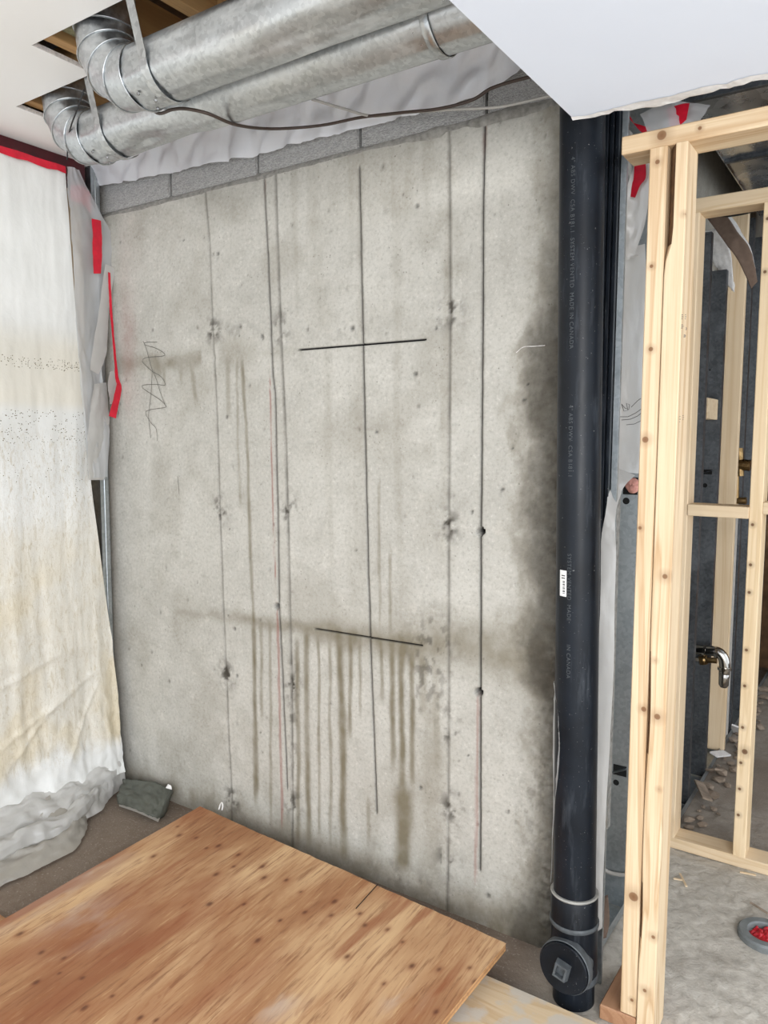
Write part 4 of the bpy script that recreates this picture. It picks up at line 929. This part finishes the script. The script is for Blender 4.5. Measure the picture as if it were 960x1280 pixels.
# ------------------------------------------------------------------ wooden frames
def stud_loft(name, x0, x1, y0, y1, z0, z1, mat, parent, wane=None, n=60, bow=0.0):
    "sawn stud with eased edges; wane(z) is how much of the near left corner is missing (bark)"
    vs = []; fs = []; fm = []; e = .0022
    for i, z in enumerate(np.linspace(z0, z1, n)):
        w = wane(z) if wane else 0; bx_ = bow*math.sin(math.pi*(z-z0)/(z1-z0))
        w1 = max(w, e); w2 = max(w*1.8, e)
        vs += [(x+bx_, y, z) for x, y in ((x0+w1, y0), (x1-e, y0), (x1, y0+e), (x1, y1-e), (x1-e, y1), (x0+e, y1), (x0, y1-e), (x0, y0+w2))]
    for i in range(n-1):
        for k in range(8):
            fs.append((i*8+k, i*8+(k+1) % 8, i*8+8+(k+1) % 8, i*8+8+k)); zz = z0+(z1-z0)*i/n
            fm.append(1 if (k == 7 and wane and wane(zz) > .004) else 0)
    fs += [tuple(range(8))[::-1], tuple((n-1)*8+k for k in range(8))]; fm += [0, 0]
    return mesh_obj(name, vs, fs, None, parent, False, [mat, MAT['bark']], fm)
YF, YB = -.165, -.076
def kz(lst, fx):  # knots in local coordinates of the frame base
    return [(fx, YF+.12, z, r) for z, r in lst]
f1 = thing('pine_framing', 'new pine frame with doubled post and top plate standing by the drain pipe', 'wood frame', (.27, -.12, 0))
m_a = wood('pine_post_outer', knots=[(-.025, -.045, 2.02, .005), (-.02, -.045, .34, .011), (-.03, -.045, 1.80, .004), (-.015, -.045, .08, .004), (-.03, -.045, 1.42, .007), (-.035, -.045, 1.22, .004), (-.012, -.045, .80, .006), (-.025, -.045, 1.62, .005)], axis='z', **PINE)
m_b = wood('pine_post_inner', knots=[(.025, -.045, 1.115, .007), (.03, -.045, .26, .006), (.015, -.045, .12, .006), (.035, -.045, 1.9, .004), (.02, -.045, .79, .008), (.01, -.045, .92, .004), (.03, -.045, .62, .004)], axis='z', **PINE)
stud_loft('stud', .2275, .2655, YF, YB, .04, 2.05, m_a, f1)
def wane(z): return .0165*float(sst(1.78, 1.86, z)) + .007*math.exp(-((z-.78)/.16)**2) + .006*math.exp(-((z-.30)/.12)**2)
stud_loft('stud', .268, .3085, YF-.004, YB, .002, 2.05, m_b, f1, wane)
m_p = wood('pine_plate', knots=[(-.018, -.045, 2.074, .010), (.06, -.045, 2.072, .004), (.5, -.045, 2.07, .006)], axis='x', **PINE)
MB().box((.165, YF, 2.050), (2.2, YB, 2.089), .0022).build('top_plate', m_p, f1)
MB().box((.178, YF-.004, .0), (.266, YB+.10, .038), .003).build('sole_plate', MAT['sole'], f1)
# grade stamp marks on the post's inner stud
gs = MB()
for (px, py, w, h) in [(853, 396, 3, 6), (857, 396, 2, 6), (853, 408, 4, 5), (858, 411, 2, 3), (856, 420, 4, 3), (850, 524, 2, 8), (854, 522, 2, 6)]:
    p = np.array(at(px, py, 'y', YF-.0045)); [gs.box((p[0]-w*.0006, YF-.0046, p[2]+h*q*.0007-.0007), (p[0]+w*.0006*(.4 if q else 1), YF-.0041, p[2]+h*q*.0007+.0007)) for q in (-1, 0, 1)]
gs.build('grade_stamp', MAT['ink_grey'], f1)['kind'] = 'stuff'
f2 = thing('pine_framing', 'rear pine frame with bottom plate, noggin and studs in the far room', 'wood frame', (.3, .80, 0))
Y0, Y1 = .757, .846
m_r = wood('pine_rear_stud', (232, 208, 172), (210, 180, 136), (104, 70, 42), 'z', knots=[(.03, -.043, z, .005) for z in (2.1, 1.94, 1.15, 1.02, .93, .74, .62, .48, .36, .27, .18)]+[(.04, -.043, .40, .009)])
MB().box((.085, Y0, 0), (1.9, Y1, .038), .002).build('bottom_plate', MAT['pine_far_x'], f2)
MB().box((.100, Y0, 2.150), (1.9, Y1, 2.196), .002).build('top_plate', MAT['pine_far_x'], f2)
stud_loft('stud', .092, .130, Y0, Y1, .038, 2.15, MAT['pine_far_z'], f2)
stud_loft('stud', .318, .357, Y0, Y1, .038, 2.15, m_r, f2)
stud_loft('stud', .72, .758, Y0, Y1, .038, 2.15, m_r, f2); stud_loft('stud', 1.12, 1.158, Y0, Y1, .038, 2.15, m_r, f2)
MB().box((.130, Y0-.004, 1.168), (.318, Y1, 1.206), .002).build('noggin', MAT['pine_far_x'], f2)
MB().box((.357, Y0, 1.185), (.72, Y1, 1.223), .002).build('noggin', MAT['pine_far_x'], f2)

# shiny trunk duct overhead in the right-hand room
td = thing('trunk_duct', 'shiny flat sheet-metal trunk duct overhead behind the pine frames', 'duct', (.9, 1.2, 2.45))
for k, (ya, yb) in enumerate([(-.02, .55), (.56, 1.15), (1.16, 1.8), (1.81, 2.6)]):
    X_, Y_ = np.meshgrid(np.linspace(.12, 2.4, 80), np.linspace(ya, yb, 24)); Zd = 2.43-.010*(fbm(X_*9, Y_*3)-.5)*2-.004*(fbm(X_*30, Y_*6)-.5)+.0*X_
    fast_grid('bottom_panel', X_, Y_, Zd, MAT['foil'], td, flip=True)
    MB().box((.12, yb-.006, 2.415), (2.4, yb+.012, 2.44), .002).build('standing_seam', MAT['steel_dark'], td)
MB().box((.118, -.03, 2.42), (.122, 2.6, 2.66)).build('side_panel', MAT['foil'], td)
MB().box((.12, -.034, 2.42), (2.4, -.03, 2.66)).build('side_panel', MAT['foil'], td)
cable('cable', [P(862, 268, .95), P(885, 266, 1.0), P(905, 270, 1.0), P(925, 268, 1.0), P(945, 263, 1.0), P(975, 255, 1.0)], .004, 'black', 'black cable strung below the shiny trunk duct', 30)

# torn drywall strip dangling between the studs
st = thing('drywall_strip', 'bent torn drywall strip with brown paper face dangling among steel studs', 'drywall scrap', (.15, 1.2, 2.1))
ribbon('paper_face', [(P(880, 268, 1.18), P(893, 258, 1.18)), (P(893, 285, 1.16), P(910, 272, 1.16)), (P(908, 305, 1.14), P(922, 290, 1.14)), (P(922, 325, 1.14), P(936, 308, 1.14)), (P(932, 345, 1.15), P(943, 330, 1.15)), (P(939, 361, 1.16), P(947, 352, 1.16))], 10, 40, 'kraft', st, .006, 16, 3, .008)
ribbon('torn_edge', [(P(890, 258, 1.19), P(900, 260, 1.21)), (P(905, 268, 1.17), P(914, 272, 1.2)), (P(918, 285, 1.15), P(926, 290, 1.18)), (P(930, 303, 1.15), P(938, 312, 1.18)), (P(940, 325, 1.16), P(944, 340, 1.18))], 6, 30, 'paper', st, .004, 40, 7, .004)
o = ribbon('drywall_remnant', [(P(880, 290, 1.45), P(900, 285, 1.45)), (P(886, 310, 1.45), P(912, 310, 1.45)), (P(893, 330, 1.45), P(916, 340, 1.45)), (P(905, 350, 1.45), P(918, 365, 1.45))], 12, 24, 'paper', None, .012, 30, 5, .008)
tag(o, 'ragged white drywall remnant clinging behind the bent brown strip', 'drywall scrap')

# plumbing stubs
tr = thing('drain_trap', 'chrome drain trap elbow sticking out of the stud wall', 'pipe fitting', (.14, 1.3, .5))
yq = 1.345
MB().tube(curve_pts([P(866, 811, yq), P(884, 813, yq), P(897, 815, yq), P(904, 822, yq), P(906, 832, yq), P(905.5, 842, yq)], 30), .021, 14).build('bend', MAT['chrome'], tr, True)
MB().tube([P(905.5, 836, yq), P(905, 848, yq), P(904.5, 856, yq), P(904, 859, yq)], [.021, .02, .019, .012], 14).build('tailpiece', MAT['chrome'], tr, True)
for px, py in ((879, 813), (894, 816)): MB().tube([P(px, py-.5, yq), P(px+3.5, py+.5, yq)], .024, 12).build('slip_nut', MAT['chrome'], tr)
MB().tube([P(905.7, 834, yq), P(905.6, 837.5, yq)], .026, 12).build('slip_nut', MAT['chrome'], tr)
va = thing('supply_stub', 'small brass supply stub below the chrome trap', 'pipe fitting', (.12, 1.45, .45))
MB().tube([P(868, 824, yq+.02), P(895, 826, yq+.02)], .009, 10).build('stub', MAT['chrome'], va, True); MB().tube([P(878, 820, yq+.02), P(880, 830, yq+.02)], .018, 10).build('escutcheon', MAT['brass'], va, True)
MB().tube([P(884, 825, yq+.02), P(896, 826, yq+.02)], .012, 8).build('valve_body', MAT['brass'], va)
sv = thing('shower_valve', 'brass shower valve between studs above the noggin', 'valve', (.2, 1.9, 1.3)); yv = 1.9
MB().tube([P(922, 580, yv), P(938, 582, yv)], .026, 12).build('body', MAT['brass'], sv); MB().tube([P(925, 560, yv), P(926, 595, yv)], .014, 10).build('riser', MAT['brass'], sv)
MB().tube([P(921, 594, yv), P(921, 630, yv)], .010, 8).build('pipe', MAT['brass'], sv); MB().tube([P(921, 626, yv), P(933, 626, yv)], .016, 10).build('tee', MAT['brass'], sv)
xv, _, zv = P(921, 626, yv)
MB().tube([(xv, yv, zv), (xv, yv, .0)], .009, 8).build('supply_pipe', MAT['cable_grey'], sv)

# rubble along the foot of the stud wall
meshes = []
for k in range(6):
    bm = bmesh.new(); bmesh.ops.create_icosphere(bm, subdivisions=1, radius=1); rk = random.Random(k)
    for v in bm.verts: v.co *= rk.uniform(.65, 1.15); v.co.z *= .6
    me = bpy.data.meshes.new('rubble_chunk'); bm.to_mesh(me); bm.free(); me.materials.append(MAT['rubble']); meshes.append(me)
rk = random.Random(4); placed = []
for k in range(110):
    y = .90+2.0*rk.random()**1.5; x = .118+abs(rk.gauss(0, .04)); s = rk.uniform(.008, .032)
    if any(math.hypot(x-a, y-b) < (s+c)*1.25 for a, b, c in placed): continue
    placed.append((x, y, s))
    o = bpy.data.objects.new('rubble_chunk', meshes[k % 6]); COL.objects.link(o)
    o.location = (x, y, s*.42); o.scale = (s, s*rk.uniform(.8, 1.6), s); o.rotation_euler = (0, 0, rk.uniform(0, 6))
    tag(o, 'small concrete rubble chunk along the foot of the stud wall', 'rubble', 'rubble along the stud wall')
for k, (px, py, L, a) in enumerate([(862, 985, .16, .4), (885, 940, .12, -.3), (872, 960, .10, 1.0), (905, 910, .12, .2)]):
    p = np.array(at(px, py, 'z', .03))+np.array([.05, 0, 0]); o = MB().box((-L/2, -.02, 0), (L/2, .02, .008), .001).build('plaster_shard', MAT['paper'] if k % 2 else MAT['rubble']); o.location = p; o.rotation_euler = (.25, .2*k, 1.57+a)
    tag(o, 'broken plaster shard leaning on rubble at the stud wall foot', 'plaster shard', 'plaster shards in the rubble')
for k, (a, b_) in enumerate([((850, 1092), (858, 1108)), ((842, 1098), (853, 1100)), ((848, 1050), (862, 1040)), ((925, 1090), (945, 1094)), ((938, 1128), (960, 1142))]):
    o = MB().beam(at(*a, 'z', .006), at(*b_, 'z', .008), .006, .004).build('wood_splinter', MAT['pine_far_x'] if k != 4 else MAT['rubble'])
    tag(o, 'thin wood splinter lying on the rough slab near the rear frame', 'splinter', 'splinters on the slab')
# toilet flange with red plug
dc = np.array(at(957, 1171, 'z', .004)); R0 = .074
fg = thing('closet_flange', 'grey plastic floor flange stuffed with a red bag in the slab', 'floor drain', tuple(dc))
smooth_by_angle(MB().lathe([(R0, -.01), (R0, .010), (R0-.005, .015), (R0*.66, .015), (R0*.62, .012), (R0*.60, -.03)], dc, (0, 0, 1), 40).build('ring', MAT['flange'], fg))
X_, Y_ = np.meshgrid(np.linspace(-1, 1, 40), np.linspace(-1, 1, 40)); rr_ = np.maximum(np.abs(X_), np.abs(Y_)); ra = np.hypot(X_, Y_)+1e-6
Xd, Yd = X_/ra*rr_*R0*.62, Y_/ra*rr_*R0*.62; Zd = .004+.014*np.abs(fbm(X_*2.6+3, Y_*2.6)-.5)*3-.012*rr_**2
fast_grid('red_bag', dc[0]+Xd, dc[1]+Yd, dc[2]+Zd, MAT['redbag'], fg)
# brown paper chip and thin pipe at the foot of the studs
o = ribbon('paper_chip', [(P(752, 1122, -.02), P(760, 1118, -.02)), (P(748, 1150, -.03), P(762, 1150, -.02)), (P(750, 1175, -.03), P(758, 1172, -.02))], 8, 14, 'kraft', None, .004, 30, 4, .001); tag(o, 'torn brown paper chip stuck beside the pipe coupling', 'paper scrap')
cable('copper_stub', [P(755, 1050, .293), P(754, 1078, .293), P(757, 1088, .293), P(772, 1093, .293), P(790, 1093, .293)], .006, 'cable_grey', 'thin grey tube bent low on the bright steel stud', 24)
# stacked boards in the far room
for k in range(7):
    o = MB().box((.16+.01*(k % 3), 3.05-.0, .496+.039*k), (1.6, 3.28, .534+.039*k), .003).build('stacked_board', MAT['oldwood']); tag(o, ['lowest reddish board resting on the crate', 'second reddish board up from the crate', 'third reddish board up from the crate', 'fourth reddish board up, middle of the crate stack', 'fifth reddish board up from the crate', 'reddish board just under the topmost of the crate stack', 'topmost reddish board of the crate stack'][k], 'board', 'stacked boards in the far room')
o = MB().box((.2, 3.02, 0), (1.5, 3.29, .495), .01).build('crate', MAT['deck']); tag(o, 'brown wooden crate under the stacked boards in the far room', 'crate')

for o in bpy.data.objects:
    if '_base' in o: del o['_base']
